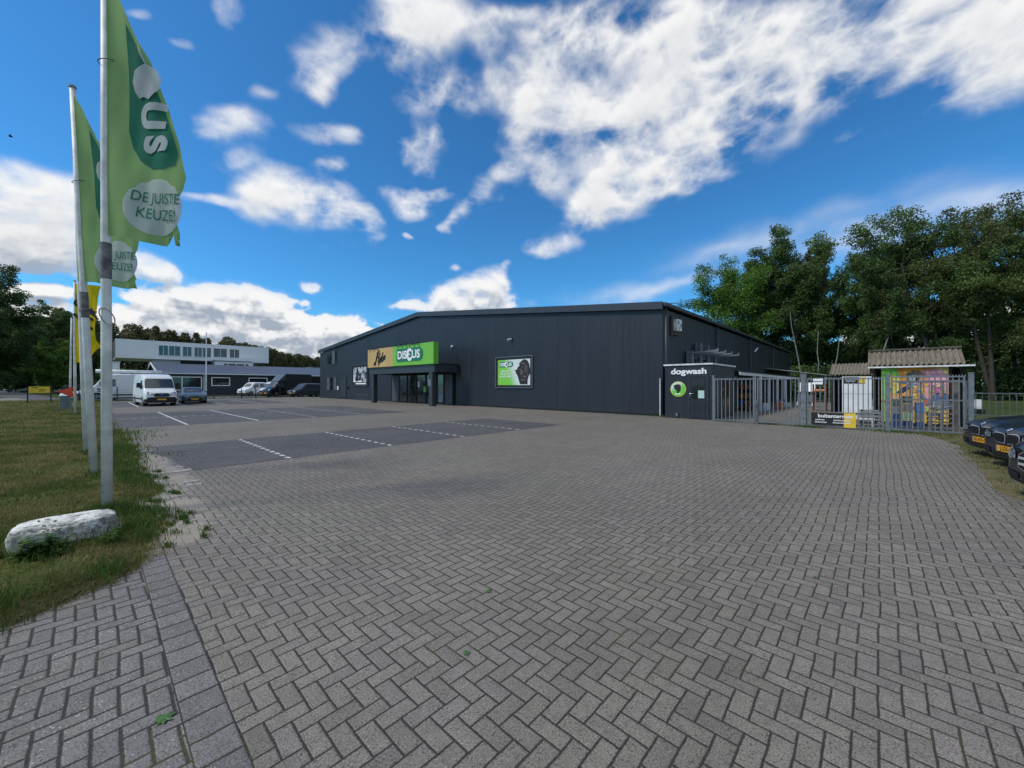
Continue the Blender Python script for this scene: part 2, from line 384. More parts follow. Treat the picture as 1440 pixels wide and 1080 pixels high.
# ================================================================ GROUND
def paving_mat(name, cell, base, tintB, joint=(.035,.031,.027), jw=.0035, speck=.5, warp=.02, jamp=1.0, wear=True, bstr=.55):
    g = NG(name); P = g.pos()
    wn = g.n('ShaderNodeTexNoise'); g.l(P, wn.inputs['Vector']); wn.inputs['Scale'].default_value = 9; wn.inputs['Detail'].default_value = 3
    w2 = g.n('ShaderNodeTexNoise'); g.l(P, w2.inputs['Vector']); w2.inputs['Scale'].default_value = .55; w2.inputs['Detail'].default_value = 2
    sp = g.n('ShaderNodeSeparateXYZ'); g.l(P, sp.inputs[0])
    s1 = g.n('ShaderNodeSeparateColor'); g.l(wn.outputs['Color'], s1.inputs[0])
    s2 = g.n('ShaderNodeSeparateColor'); g.l(w2.outputs['Color'], s2.inputs[0])
    def axis(o, a, b):
        v = g.m('DIVIDE', o, cell); v = g.m('ADD', v, g.m('MULTIPLY', g.m('SUBTRACT', a, .5), warp*5))
        return g.m('ADD', v, g.m('MULTIPLY', g.m('SUBTRACT', b, .5), .9))
    x = axis(sp.outputs[0], s1.outputs[0], s2.outputs[0]); y = axis(sp.outputs[1], s1.outputs[1], s2.outputs[1])
    i = g.m('FLOOR', x); j = g.m('FLOOR', y); fx = g.m('SUBTRACT', x, i); fy = g.m('SUBTRACT', y, j)
    k = g.m('FLOORED_MODULO', g.m('SUBTRACT', i, j), 4)
    k = g.m('ROUND', k)
    is_ = [g.m('COMPARE', k, float(q), .25) for q in range(4)]
    dl = g.m('ADD', fx, is_[1]); dr = g.m('ADD', g.m('SUBTRACT', 1, fx), is_[0])
    db = g.m('ADD', fy, is_[2]); dt = g.m('ADD', g.m('SUBTRACT', 1, fy), is_[3])
    e = g.m('MINIMUM', g.m('MINIMUM', dl, dr), g.m('MINIMUM', db, dt)); e = g.m('MULTIPLY', e, cell)
    idv = g.n('ShaderNodeCombineXYZ'); g.l(g.m('SUBTRACT', i, is_[1]), idv.inputs[0]); g.l(g.m('SUBTRACT', j, is_[2]), idv.inputs[1])
    wh = g.n('ShaderNodeTexWhiteNoise', noise_dimensions='3D'); g.l(idv.outputs[0], wh.inputs[0])
    return finish_paving(g, P, sp, e, wh, base, tintB, joint, jw, speck, jamp, wear, bstr)
def finish_paving(g, P, sp, e, wh, base, tintB, joint, jw, speck, jamp, wear, bstr):
    rough_e = g.m('ADD', e, g.m('MULTIPLY', g.m('SUBTRACT', g.noise(P, 60, 3), .5), .006))
    top = g.ramp(rough_e, jw*.75, jw*1.6)
    big = g.ramp(g.noise(P, .35, 5, .6), .35, .68)
    col = g.mix(big, base, tintB)
    br = g.ramp(wh.outputs['Value'], 0, 1, .92, 1.08)
    col = g.mix(1, col, br, 'MULTIPLY')
    # fine aggregate: dark and light grains
    hs = g.n('ShaderNodeSeparateColor'); g.l(wh.outputs['Color'], hs.inputs[0]) if 'Color' in wh.outputs else None
    col = g.mix(g.ramp(hs.outputs[1], .6, 1.0, 0, .45), col, g.mix(1, col, (1.0,.95,1.03), 'MULTIPLY')); col = g.mix(g.ramp(hs.outputs[2], .85, 1.0, 0, .55), col, g.mix(1, col, (.80,.80,.80), 'MULTIPLY'))
    gn = g.noise(P, 120, 4, .8); gl = g.ramp(gn, .32, .68, .45, 1.5)
    col = g.mix(1, col, gl, 'MULTIPLY')
    mid = g.ramp(g.noise(P, 14, 4, .65), .3, .7, .9, 1.1); col = g.mix(1, col, mid, 'MULTIPLY')
    pv = g.n('ShaderNodeTexVoronoi', feature='F1'); g.l(P, pv.inputs['Vector']); pv.inputs['Scale'].default_value = 62
    pit = g.m('MULTIPLY', g.m('LESS_THAN', pv.outputs['Distance'], .27), g.ramp(g.noise(P, 9, 3), .4, .6, .4, .85)); col = g.mix(pit, col, (.06,.055,.05))
    trk = g.ramp(g.noise(g.scale(P, 1.3, .16, 1), 1.0, 4, .6, .6), .47, .65, 1.0, .93); col = g.mix(1, col, trk, 'MULTIPLY')
    oil = g.ramp(g.noise(P, .9, 2, .5), .74, .8, 1, .84); col = g.mix(1, col, oil, 'MULTIPLY')
    col = g.mix(g.ramp(g.noise(P, .5, 3), .45, .6, 0, .5), col, g.mix(1, col, (.97,.93,1.03), 'MULTIPLY'))
    vo = g.n('ShaderNodeTexVoronoi', feature='F1'); g.l(P, vo.inputs['Vector']); vo.inputs['Scale'].default_value = 55; vo.inputs['Randomness'].default_value = 1
    vs = g.n('ShaderNodeSeparateColor'); g.l(vo.outputs['Color'], vs.inputs[0])
    fl = g.m('LESS_THAN', g.m('ADD', vo.outputs['Distance'], g.m('MULTIPLY', vs.outputs[0], .3)), .27)
    # worn flecks lie densest to the right of the yard and along the verge
    reg = g.m('MAXIMUM', g.m('MAXIMUM', g.ramp(g.m('ADD', sp.outputs[0], g.m('MULTIPLY', sp.outputs[1], -.05)), -.9, .6), .12), g.ramp(sp.outputs[1], 2.6, .6))
    reg = g.m('MULTIPLY', reg, g.ramp(g.noise(P, 1.3, 4, .6), .38, .6))
    col = g.mix(g.m('MULTIPLY', g.m('MULTIPLY', fl, reg), speck), col, (.5, .49, .47))
    if wear:   # sand washed over the paving near the grass verge
        sandm = g.m('MULTIPLY', g.ramp(g.noise(P, 2.1, 6, .7), .44, .56), g.ramp(g.m('ADD', sp.outputs[1], g.m('MULTIPLY', g.m('ABSOLUTE', g.m('ADD', sp.outputs[0], 8.0)), .02)), 1.25, .75))
        sandm = g.m('MULTIPLY', sandm, g.ramp(sp.outputs[0], -4.9, -5.6))
        sandm = g.m('MULTIPLY', sandm, g.ramp(sp.outputs[0], -17, -13))
        col = g.mix(g.m('MULTIPLY', sandm, .9), col, (.33, .30, .25))
    for cx_, cy_, rx_, ry_ in (((-5.5,.66,.5,.22),(-6.7,.85,.5,.2),(-9.3,1.0,1.1,.28),(-11.2,.85,1.4,.3)) if wear else ()):
        ddx = g.m('DIVIDE', g.m('SUBTRACT', sp.outputs[0], cx_), rx_); ddy = g.m('DIVIDE', g.m('SUBTRACT', sp.outputs[1], cy_), ry_)
        rr_ = g.m('ADD', g.m('MULTIPLY', ddx, ddx), g.m('MULTIPLY', ddy, ddy))
        blob = g.ramp(g.m('ADD', rr_, g.m('MULTIPLY', g.m('SUBTRACT', g.noise(P, 6.5, 5, .7), .5), 4.2)), 1.0, .35)
        col = g.mix(g.m('MULTIPLY', blob, .75), col, (.30, .265, .215)); top = g.m('MAXIMUM', top, g.m('MULTIPLY', blob, .9))
    soil = g.mix(g.ramp(g.noise(P, 1.1, 4), .5, .66), joint, (.05, .052, .022))
    soil = g.mix(1, soil, g.ramp(g.noise(P, 90, 2), .3, .7, .6, 1.5), 'MULTIPLY')
    col = g.mix(top, soil, col)
    h = g.m('ADD', g.m('MULTIPLY', g.ramp(rough_e, jw*.3, jw*2.6), 1.0*jamp), g.m('MULTIPLY', wh.outputs['Value'], .22))
    h = g.m('ADD', h, g.m('MULTIPLY', gn, .30))
    nr = g.bump(h, bstr, .006)
    return g.done(g.bsdf(col, g.ramp(g.noise(P, 30, 3), .3, .7, .72, .9), 0, nr, .35))
C = .0925
M['paving'] = paving_mat('herringbone_paving', C, (.184,.168,.135), (.211,.193,.157), jw=.0046)
M['apron'] = paving_mat('bluish_paving', C, (.170,.161,.143), (.192,.182,.161), jw=.0062, speck=.9)
M['bay'] = paving_mat('dark_bay_paving', C, (.088,.085,.086), (.110,.105,.104), speck=.35)
def course_mat():
    g = NG('edge_course_blocks'); P = g.pos(); sp = g.n('ShaderNodeSeparateXYZ'); g.l(P, sp.inputs[0])
    wn = g.noise(P, 7, 3)
    x = g.m('ADD', g.m('DIVIDE', sp.outputs[0], .172), g.m('MULTIPLY', g.m('SUBTRACT', wn, .5), .12)); i = g.m('FLOOR', x); fx = g.m('SUBTRACT', x, i)
    ex = g.m('MULTIPLY', g.m('MINIMUM', fx, g.m('SUBTRACT', 1, fx)), .172)
    ey = g.m('MINIMUM', g.m('SUBTRACT', sp.outputs[1], .287), g.m('SUBTRACT', .463, sp.outputs[1]))
    e = g.m('MINIMUM', ex, ey)
    wh = g.n('ShaderNodeTexWhiteNoise', noise_dimensions='1D'); g.l(i, wh.inputs['W'])
    return finish_paving(g, P, sp, e, wh, (.158,.149,.135), (.182,.171,.153), (.026,.026,.022), .0058, .8, 1, True, .6)
M['course'] = course_mat()
def soil_grass(name, a, b, c, sc=1.6):
    g = NG(name); P = g.pos()
    col = g.mix(g.ramp(g.noise(P, sc, 6, .65), .35, .65), a, b); col = g.mix(g.ramp(g.noise(P, sc*.23, 4), .45, .65), col, c)
    col = g.mix(1, col, g.ramp(g.noise(P, 38, 3), .3, .7, .65, 1.3), 'MULTIPLY')
    return g.done(g.bsdf(col, .95, 0, g.bump(g.noise(P, 25, 4), .6, .05), .1))
M['turf'] = soil_grass('turf_soil', (.05,.075,.018), (.10,.115,.03), (.15,.13,.055))
M['field'] = soil_grass('field_grass', (.03,.05,.014), (.055,.075,.02), (.075,.085,.03), .4)
M['dryturf'] = soil_grass('dry_turf_soil', (.11,.10,.045), (.17,.15,.085), (.07,.085,.028))
M['gravel'] = soil_grass('gravel', (.2,.18,.15), (.27,.25,.21), (.22,.2,.18), 8)

def sheet(name, pts, z, mt, kind='structure'):
    o = MB().add([(x, y, z) for x, y in pts], [tuple(range(len(pts)))]).build(name, mt); return tag(o, kind=kind)
sheet('ground', [(-900,-900),(900,-900),(900,900),(-900,900)], -.02, M['field'])
sheet('paved_yard', [(-56,.463),(-4.2,.463),(14,.463),(14,2.2),(5,4.2),(2.2,6.2),(1.55,8.3),(1.3,9.5),(1.42,11.4),(1.56,15.8),(1.1,18.3),(2.3,19.1),(2.6,60),(-8.1,60),(-8.1,21),(-56,21)], 0, M['paving'])
sheet('apron_paving', [(-4.95,.287),(-4.2,-.5),(-3.2,-2.2),(-1,-6),(14,-6),(14,.287)], 0, M['apron'])
sheet('edge_course', [(-56,.287),(14,.287),(14,.463),(-56,.463)], .001, M['course'])
sheet('road', [(-1,-6),(-12,-14),(-20,-16),(60,-16),(60,-6)], .0, M['apron'])
# parking bays: strips of darker paving
sheet('parking_bays', [(-13.75,.6),(-9.4,.6),(-9.4,12.95),(-13.85,12.95)], .004, M['bay'])
sheet('parking_bays', [(-31.3,.5),(-20.5,.5),(-20.6,12.9),(-31.2,12.9)], .004, M['bay'])
sheet('parking_bays', [(-53,.5),(-39.8,.5),(-39.8,12.4),(-53,12.4)], .004, M['bay'])
def lines():
    g = NG('worn_white_line'); P = g.pos(); n = g.noise(P, 12, 5, .7)
    M['line'] = g.done(g.bsdf(g.mix(g.ramp(n, .38, .56), (.3,.3,.3), (.6,.6,.6)), .8))
    mb = MB()
    for y in (2.92, 5.38, 7.88, 10.45):
        x = -13.7
        while x < -9.5:
            mb.add([(x,y-.045,.008),(x+.19,y-.045,.008),(x+.19,y+.05,.008),(x,y+.05,.008)], [(0,1,2,3)]); x += .37
    for y in (2.58, 5.08, 7.6, 10.1):
        x = -31.2
        while x < -20.6:
            w = .19 if y > 6 else .34
            mb.add([(x,y-.05,.008),(x+w,y-.05,.008),(x+w,y+.05,.008),(x,y+.05,.008)], [(0,1,2,3)]); x += .37
    y = .8
    while y < 12.6:
        if rng.random() < .8: mb.add([(-26.05,y,.008),(-25.95,y,.008),(-25.95,y+.2,.008),(-26.05,y+.2,.008)], [(0,1,2,3)])
        y += .38
    for y in (2.2, 4.9, 7.5, 10.1):
        mb.add([(-52,y-.05,.008),(-39.9,y-.05,.008),(-39.9,y+.05,.008),(-52,y+.05,.008)], [(0,1,2,3)])
    for x, w in ((-10.05,.2),(-9.55,.26),(-8.4,.22),(-8.1,.2)):
        mb.add([(x,1.0,.005),(x+.05,1.0,.005),(x+.05,1.0+w,.005),(x,1.0+w,.005)], [(0,1,2,3)])
    tag(mb.build('parking_lines', M['line']), kind='structure')
lines()
tag(MB().add([(-60,-3.3,-.005),(-60,-4.4,-.005),(-50,-4.0,-.005),(-44,-7,-.005),(-44,-8,-.005),(-52,-5.2,-.005),(-80,-9,-.005),(-80,-7,-.005)], [(0,1,2,5,6,7)]).build('path', M['gravel']), kind='structure')
sheet('access_road', [(-400,-60),(-62,-4.5),(-62,1.5),(-62,60),(-72,60),(-74,-3),(-400,-44)], -.008, M['bay'])

# lawn surface, a shallow uneven skin that thins out over the paving edge
EDGE = [(-400,.5),(-60,.5),(-22,.58),(-12.5,.72),(-10.2,.5),(-8.6,.62),(-7.9,.66),(-7.2,.45),(-6.4,.5),(-5.6,.5),(-5.0,.34),(-4.72,.2),(-4.45,-.26),(-4.2,-.42),(-3.2,-2.2),(-1.2,-6)]
def edge_y(x): return np.interp(x, [p[0] for p in EDGE], [p[1] for p in EDGE])
def fnoise(x, y, s, seed=1.7): return (np.sin(x*s+seed)*np.cos(y*s*1.3+seed*2)+np.sin(x*s*2.3+y*s*1.1+seed*3)*.5+np.cos(x*s*4.1-y*s*3.7+seed)*.3)/1.8
def lawn_h(x, y):
    d = edge_y(x)-y
    x=np.asarray(x,float)
    return .05*np.clip(d/.5, -1, 1)+.018*fnoise(x, y, 3.1)+.012*fnoise(x, y, 9)-.004+.03*np.clip(d/3, 0, 1)
def lawn():
    V = []; F = []
    for xs, ys, on in ((np.concatenate([np.arange(-4.0,-14,-.1), np.arange(-14,-62,-.6)]), np.concatenate([np.arange(1.1,-1.6,-.08), np.arange(-1.6,-9,-.5)]), 1),):
        X, Y = np.meshgrid(xs, ys); Z = lawn_h(X, Y)
        V = np.stack([X.ravel(), Y.ravel(), Z.ravel()], -1); n = len(xs)
        idx = np.arange(len(ys)*n).reshape(len(ys), n)
        F = np.stack([idx[:-1,:-1].ravel(), idx[:-1,1:].ravel(), idx[1:,1:].ravel(), idx[1:,:-1].ravel()], -1)
        keep = (V[F][:, :, 2].max(1) > -.012) | True
    o = np_mesh('lawn', V, F, M['turf'], smooth=True); tag(o, kind='structure')
lawn()
def verge():
    xs = np.arange(1.0, 9, .12); ys = np.arange(4, 19.2, .15); X, Y = np.meshgrid(xs, ys)
    bx = np.interp(Y, [4,6.2,8.3,9.5,11.4,15.8,17.2,18.3,19.2], [5.4,2.5,1.62,1.36,1.42,1.56,1.5,.9,.3]); d = X-bx
    Z = .03*np.clip(d/.5,-1,1)+.012*fnoise(X,Y,4)+.008*fnoise(X,Y,11)
    n = len(xs); idx = np.arange(len(ys)*n).reshape(len(ys), n)
    F = np.stack([idx[:-1,:-1].ravel(), idx[:-1,1:].ravel(), idx[1:,1:].ravel(), idx[1:,:-1].ravel()], -1)
    o = np_mesh('verge', np.stack([X.ravel(), Y.ravel(), Z.ravel()], -1), F, M['dryturf'], smooth=True); tag(o, kind='structure')
verge()
# blades of grass
def grass_mat(name, cols):
    g = NG(name); r = g.rnd(); P = g.pos(); n = g.ramp(g.noise(P, .9, 4, .6), .38, .62)
    c = g.mix(g.ramp(r, 0, 1), cols[0], cols[1]); d = g.mix(g.ramp(r, .2, .9), cols[2], cols[3])
    c = g.mix(n, c, d)
    df = g.bsdf(c, .6, 0, None, .25); tr = g.n('ShaderNodeBsdfTranslucent'); g.l(c, tr.inputs[0])
    mx = g.n('ShaderNodeMixShader'); mx.inputs[0].default_value = .3; g.l(df, mx.inputs[1]); g.l(tr.outputs[0], mx.inputs[2])
    return g.done(mx.outputs[0])
M['grass'] = grass_mat('grass_blades', [(.08,.115,.025), (.14,.17,.04), (.20,.19,.06), (.34,.27,.12)])
M['drygrass'] = grass_mat('dry_grass_blades', [(.10,.11,.035), (.17,.16,.06), (.25,.2,.10), (.10,.13,.035)])
M['greengrass'] = grass_mat('lush_grass_blades', [(.04,.10,.015), (.07,.15,.022), (.06,.12,.02), (.12,.15,.04)])
nr = np.random.RandomState(5)
def blades(name, x, y, z, h, w, mt, lean=.5, kind='stuff', label=None, cat=None, group=None, parent=None):
    n = len(x); a = nr.rand(n)*2*np.pi; b = nr.rand(n)*2*np.pi; ln = (nr.rand(n)**1.2)*lean*h
    ux, uy = np.cos(a)*w, np.sin(a)*w; lx, ly = np.cos(b)*ln, np.sin(b)*ln
    P0 = np.stack([x,y,z-.01],-1); U = np.stack([ux,uy,0*x],-1)
    P1 = np.stack([x+lx*.35,y+ly*.35,z+h*.55],-1); P2 = np.stack([x+lx,y+ly,z+h*(1-.25*ln/h)],-1)
    V = np.stack([P0-U,P0+U,P1+U*.8,P1-U*.8,P2+U*.15,P2-U*.15],1).reshape(-1,3)
    i = np.arange(n)*6; F = np.concatenate([np.stack([i,i+1,i+2,i+3],-1), np.stack([i+3,i+2,i+4,i+5],-1)])
    o = np_mesh(name, V, F, mt, parent)
    return tag(o, label, cat, group, kind)
def lawn_blades():
    X=[];Y=[];H=[]
    def pts(n, x0, x1, y0, y1, h, maskpow=1):
        x = nr.uniform(x0,x1,n); y = nr.uniform(y0,y1,n); d = edge_y(x)-y
        dens = np.clip((d+.12+.25*fnoise(x,y,5))/.35, 0, 1)*np.clip(.75+fnoise(x,y,2.2,4.),.25,1)
        k = nr.rand(n) < dens; x,y,d = x[k],y[k],d[k]
        X.append(x);Y.append(y);H.append(h*(.45+.8*nr.rand(len(x)))*(1+.5*np.clip(fnoise(x,y,1.7,9.),0,1)))
    pts(60000,-9,-4.0,-1.3,1.0,.045); pts(14000,-9,-3,-4,-1.2,.06)
    pts(70000,-20,-9,-2.6,1.0,.06); pts(50000,-42,-20,-5.5,.9,.075)
    pts(9000,-62,-42,-8,.9,.1)
    x=np.concatenate(X);y=np.concatenate(Y);h=np.concatenate(H)
    w=.0016+.00035*np.hypot(x,y)
    blades('grass', x, y, lawn_h(x,y), h, w, M['grass'], .9)
    # dry clippings and straw along the near edge of the paving
    n = 16000; t = nr.rand(n); x = np.interp(t,[0,.35,.75,1],[-3.6,-4.35,-4.75,-6.2]); y = np.interp(t,[0,.35,.75,1],[-1.5,-.33,.2,.42])+nr.normal(0,.07,n)-.06; x = x+nr.normal(0,.07,n)
    blades('dry_edge_grass', x, y, np.maximum(lawn_h(x,y),0), .015+.045*nr.rand(n), .0022, M['drygrass'], 1.6)
    # long tufts along the edge, round the poles and the boulder
    x=[];y=[]
    for cx,cy,r,n in ((-5.72,-.3,.2,350),(-5.6,.12,.12,260),(-6.0,.36,.16,350),(-6.9,.28,.18,400),(-5.9,-.75,.2,500),(-9.9,.40,.3,450),(-9.0,.44,.3,450),(-8.4,.40,.25,300),(-10.8,.42,.35,450),(-12.3,.45,.5,500),(-13.8,.45,.5,400),(-15.5,.4,.6,400),(-13,-.1,.15,200),(-9.8,0,.15,250),(-7.0,.1,.12,260),(-5.55,.36,.12,160),(-6.6,.5,.2,260),(-18,.45,1.0,700),(-4.75,.08,.12,160),(-4.5,-.5,.2,300),(-30.6,-.7,.4,300)):
        x.append(nr.normal(cx,r,n)); y.append(nr.normal(cy,r*.45,n))
    x=np.concatenate(x);y=np.concatenate(y)
    blades('long_grass', x, y, np.maximum(lawn_h(x,y),0), .05+.10*nr.rand(len(x)), .0022+.0003*np.hypot(x,y), M['greengrass'], .8)
    # dry verge on the right
    n=60000; x=nr.uniform(1.0,8,n); y=nr.uniform(5,19,n)
    bx = np.interp(y, [4,6.2,8.3,9.5,11.4,15.8,17.2,18.3,19.2], [5.4,2.5,1.62,1.36,1.42,1.56,1.5,.9,.3])
    k = nr.rand(n) < np.clip((x-bx+.1+.3*fnoise(x,y,4))/.4,0,1)*np.clip(.7+fnoise(x,y,2.4),.15,1); x=x[k];y=y[k]
    blades('dry_grass', x, y, 0*x, .03+.07*nr.rand(len(x)), .002+.0003*np.hypot(x,y), M['drygrass'], 1.0)
    # weeds at the foot of the walls and the fence, and small sprigs in the joints
    x=[];y=[]
    for cx,cy,r,n in ((-8.0,19.8,.12,160),(-8.5,19.92,.3,120),(-2.1,18.7,.22,220),(-1.8,18.6,.2,120),(-3.3,18.9,.25,160),(-5.0,19.3,.3,150),(-14,19.93,.8,120),(-20,19.93,1.5,120),(.3,18.6,.4,200),(1.2,18.6,.4,260),(-10.4,19.93,.3,80),*[(-5.1-5.5*nr.rand(), .50+.36*nr.rand()**2, .03+.04*nr.rand(), 55) for _ in range(40)],(-11.5,1.2,.5,100)):
        x.append(nr.normal(cx,r,n)); y.append(nr.normal(cy,.05 if cy>19.7 else r*.5,n))
    x=np.concatenate(x);y=np.concatenate(y)
    blades('weeds', x, y, 0*x, .015+.05*nr.rand(len(x))*(1+(y>15)), .0018+.0004*np.hypot(x,y), M['greengrass'], 1.1)
    x=[];y=[]
    for q in range(260):
        cx=nr.uniform(-6.5,1.5); cy=.47+nr.rand()**2*6; cx=round(cx/C)*C; n=nr.randint(3,9)
        x.append(nr.normal(cx,.008,n)); y.append(nr.normal(cy,.03,n))
    x=np.concatenate(x);y=np.concatenate(y)
    blades('moss', x, y, 0*x-.002, .004+.010*nr.rand(len(x)), .0018, M['drygrass'], 1.3)
lawn_blades()
# ================================================================ MAIN SHOP BUILDING
XL, XR, XM, YF, YB = -52.9, -8.1, -30.3, 20.0, 59.2
ZL, ZR, ZM = 6.12, 5.86, 8.12
def roof_z(x): return ZL+(ZM-ZL)*(x-XL)/(XM-XL) if x < XM else ZR+(ZM-ZR)*(XR-x)/(XR-XM)
def roof_mat():
    return simple('roof_sheet', (.045,.05,.055), .5, .1, .15, 1)
M['roof'] = roof_mat()
shop = thing('shop_building', 'long low gabled shop building clad in dark grey metal panels', 'building', (-30.3, 20, 0))
def P_(o): # parts are written in world coordinates: shift them under their parent
    o.matrix_parent_inverse = Matrix.Translation(-o.parent.location); return o
def part(mb, name, mt, parent, **k):
    o = mb.build(name, mt, parent, **k)
    if parent.rotation_euler.z == 0: o.matrix_parent_inverse = Matrix.Translation(-parent.location)
    return o
w = MB(); x = XL+.02
while x < XR-.03:
    x1 = min(x+1.12, XR-.02); a, b = x+.005, x1-.005
    w.add([(a,YF,0),(b,YF,0),(b,YF,roof_z(b)-.36),(a,YF,roof_z(a)-.36)], [(0,1,2,3)])
    q = .005
    w.add([(a,YF,0),(a,YF,roof_z(a)-.36),(x-.0,YF+q,roof_z(x)-.36),(x-.0,YF+q,0)], [(0,1,2,3)])
    w.add([(b,YF,0),(b,YF,roof_z(b)-.36),(x1,YF+q,roof_z(x1)-.36),(x1,YF+q,0)], [(0,1,2,3)])
    x = x1
part(w, 'front_wall', M['panel'], shop)
part(MB().box(XL, XL+.03, YF+.03, YB, 0, ZL-.3), 'side_wall', M['panel'], shop)
w = MB().box(XR-.03, XR, YF+.0, YB, 0, ZR-.3)
y = YF+1.1
while y < YB: w.box(XR, XR+.006, y, y+.02, .1, ZR-.36); y += 1.12
part(w, 'side_wall', M['panel'], shop)
w = MB(); w.add([(XL,YB,0),(XR,YB,0),(XR,YB,ZR),(XM,YB,ZM),(XL,YB,ZL)], [(0,1,2,3,4)]); part(w, 'rear_wall', M['panel'], shop)
# plinth strip and base flashing
part(MB().box(XL, XR+.01, YF-.02, YF+.03, 0, .12).box(XR, XR+.02, YF, YB, 0, .12), 'plinth', M['black'], shop)
r = MB()
for xa, za, xb, zb in ((XL-.18, ZL-.02, XM, ZM+.02), (XM, ZM+.02, XR+.22, ZR-.02)):
    r.add([(xa,YF-.12,za),(xb,YF-.12,zb),(xb,YB+.1,zb),(xa,YB+.1,za),(xa,YF-.12,za-.12),(xb,YF-.12,zb-.12),(xb,YB+.1,zb-.12),(xa,YB+.1,za-.12)],
          [(0,1,2,3),(7,6,5,4),(0,4,5,1),(3,2,6,7),(0,3,7,4),(1,5,6,2)])
part(r, 'roof', M['roof'], shop)
f = MB()
for xa, za, xb, zb in ((XL-.2, ZL, XM, ZM+.04), (XM, ZM+.04, XR+.06, ZR)):
    n = 8
    for i in range(n):
        t0, t1 = i/n, (i+1)/n-.0004*0; g = .004
        a, b = xa+(xb-xa)*t0+g, xa+(xb-xa)*t1-g; c, d = za+(zb-za)*t0, za+(zb-za)*t1
        f.add([(a,YF-.19,c+.03),(b,YF-.19,d+.03),(b,YF-.19,d-.36),(a,YF-.19,c-.36),(a,YF-.125,c+.03),(b,YF-.125,d+.03),(b,YF-.125,d-.36),(a,YF-.125,c-.36)],
              [(0,1,2,3),(4,7,6,5),(0,4,5,1),(3,2,6,7),(0,3,7,4),(1,5,6,2)])
    f.add([(xa,YF-.125,za-.33),(xb,YF-.125,zb-.33),(xb,YF+.0,zb-.33),(xa,YF,za-.33)], [(0,1,2,3)])
part(f, 'fascia', M['panel_trim'], shop)
g_ = MB().box(XR+.08, XR+.24, YF-.1, YB+.1, ZR-.2, ZR-.05); part(g_, 'gutter', M['panel_trim'], shop)
for y in (20.12, 28.9, 38.4, 48.2, 58.9):
    part(MB().tube([(XR+.12,y,0),(XR+.12,y,ZR-.2)], .055, 10), 'downpipe', M['panel_trim'], shop, smooth=True)
def window(parent, x0, x1, z0, z1, Y=YF, mull=(), fr=M['panel_trim'], gl=M['glass'], hor=()):
    f = MB(); t = .07
    f.box(x0,x1,Y-.05,Y-.004,z1-t,z1).box(x0,x1,Y-.05,Y-.004,z0,z0+t).box(x0,x0+t,Y-.05,Y-.004,z0+t,z1-t).box(x1-t,x1,Y-.05,Y-.004,z0+t,z1-t)
    for m in mull: f.box(m-.03,m+.03,Y-.045,Y-.006,z0+t,z1-t)
    for h in hor: f.box(x0+t,x1-t,Y-.04,Y-.008,h-.025,h+.025)
    o = part(f, 'window', fr, parent)
    MB().box(x0+t,x1-t,Y-.03,Y-.012,z0+t,z1-t).build('pane', gl, o); return o
window(shop, -50.7,-47.75,4.15,6.0-.1,mull=(-49.2,)); window(shop, -50.7,-47.75,.95,2.64,mull=(-49.7,-48.7))
def blinds():
    g = NG('slatted_blind'); P = g.pos(); s = g.n('ShaderNodeSeparateXYZ'); g.l(P, s.inputs[0])
    v = g.m('PINGPONG', s.outputs[0], .06); return g.done(g.bsdf(g.mix(g.ramp(v,.01,.05), (.04,.045,.05), (.12,.13,.14)), .5))
M['blind'] = blinds()
for b in ((-50.6,-49.75,1.05,2.55),(-48.6,-47.85,1.05,2.55),(-49.1,-48.2,4.25,5.8)): part(MB().box(b[0],b[1],YF-.035,YF-.03,b[2],b[3]), 'window_blind', M['blind'], shop)
d = part(MB().box(-46.55,-45.2,YF-.04,YF-.004,.05,2.5), 'door', M['black'], shop)
for b in ((-46.45,-45.95),(-45.8,-45.3)): part(MB().box(b[0],b[1],YF-.05,YF-.042,.3,2.35), 'door_panel', M['panel_trim'], shop)
part(MB().box(-46.66,-46.56,YF-.06,YF-.004,0,2.62).box(-45.19,-45.09,YF-.06,YF-.004,0,2.62).box(-46.56,-45.19,YF-.06,YF-.004,2.51,2.62), 'door_frame', M['panel_trim'], shop)
tag(MB().cbox(-47.25,-46.95,YF-.2,YF-.025,1.05,1.5,.03).build('letter_box', M['white']), 'small white letter box on the dark wall left of the staff door', 'letter box')
tag(MB().cbox(-44.7,-44.5,YF-.12,YF-.025,1.2,1.5,.02).build('intercom', M['black']), 'small black intercom on the dark wall right of the staff door', 'intercom')
# glazed entrance under the canopy
ent = MB().box(-34.9,-25.0,YF-.06,YF-.03,0,2.72); part(ent, 'entrance_shade_slab', M['void'], shop)  # flat black slab paints in the shaded depth behind the doors
def pane_door(x0, x1, col, z1=2.55, yy=.14):
    f = MB(); t = .06; Y = YF-.07
    f.box(x0,x1,Y-yy+.05,Y,z1-t,z1).box(x0,x1,Y-yy+.05,Y,.02,.1).box(x0,x0+t,Y-yy+.05,Y,.1,z1-t).box(x1-t,x1,Y-yy+.05,Y,.1,z1-t)
    o = part(f, 'glass_door', M['black'], shop); MB().box(x0+t,x1-t,Y-.05,Y-.03,.1,z1-t).build('pane', col, o)
g = NG('entrance_glass'); c_ = g.pos(); gt = g.ramp(g.noise(g.scale(c_,.8,1,1.4),1.1,2), .45, .62)
M['eglass'] = g.done(g.bsdf(g.mix(gt,(.015,.018,.02),(.06,.055,.05)), .08, 0, None, .9))
M['panelgrey'] = simple('grey_vertical_boards', (.075,.075,.082), .6, 0, .2, 3)
for x0, x1, mt in ((-34.8,-33.4,M['panelgrey']),(-33.35,-32.0,M['eglass']),(-31.9,-30.5,M['eglass']),(-30.4,-29.0,M['glass']),(-28.9,-27.4,M['glass']),(-27.3,-26.4,M['eglass']),(-26.3,-25.2,M['panelgrey'])): pane_door(x0, x1, mt)
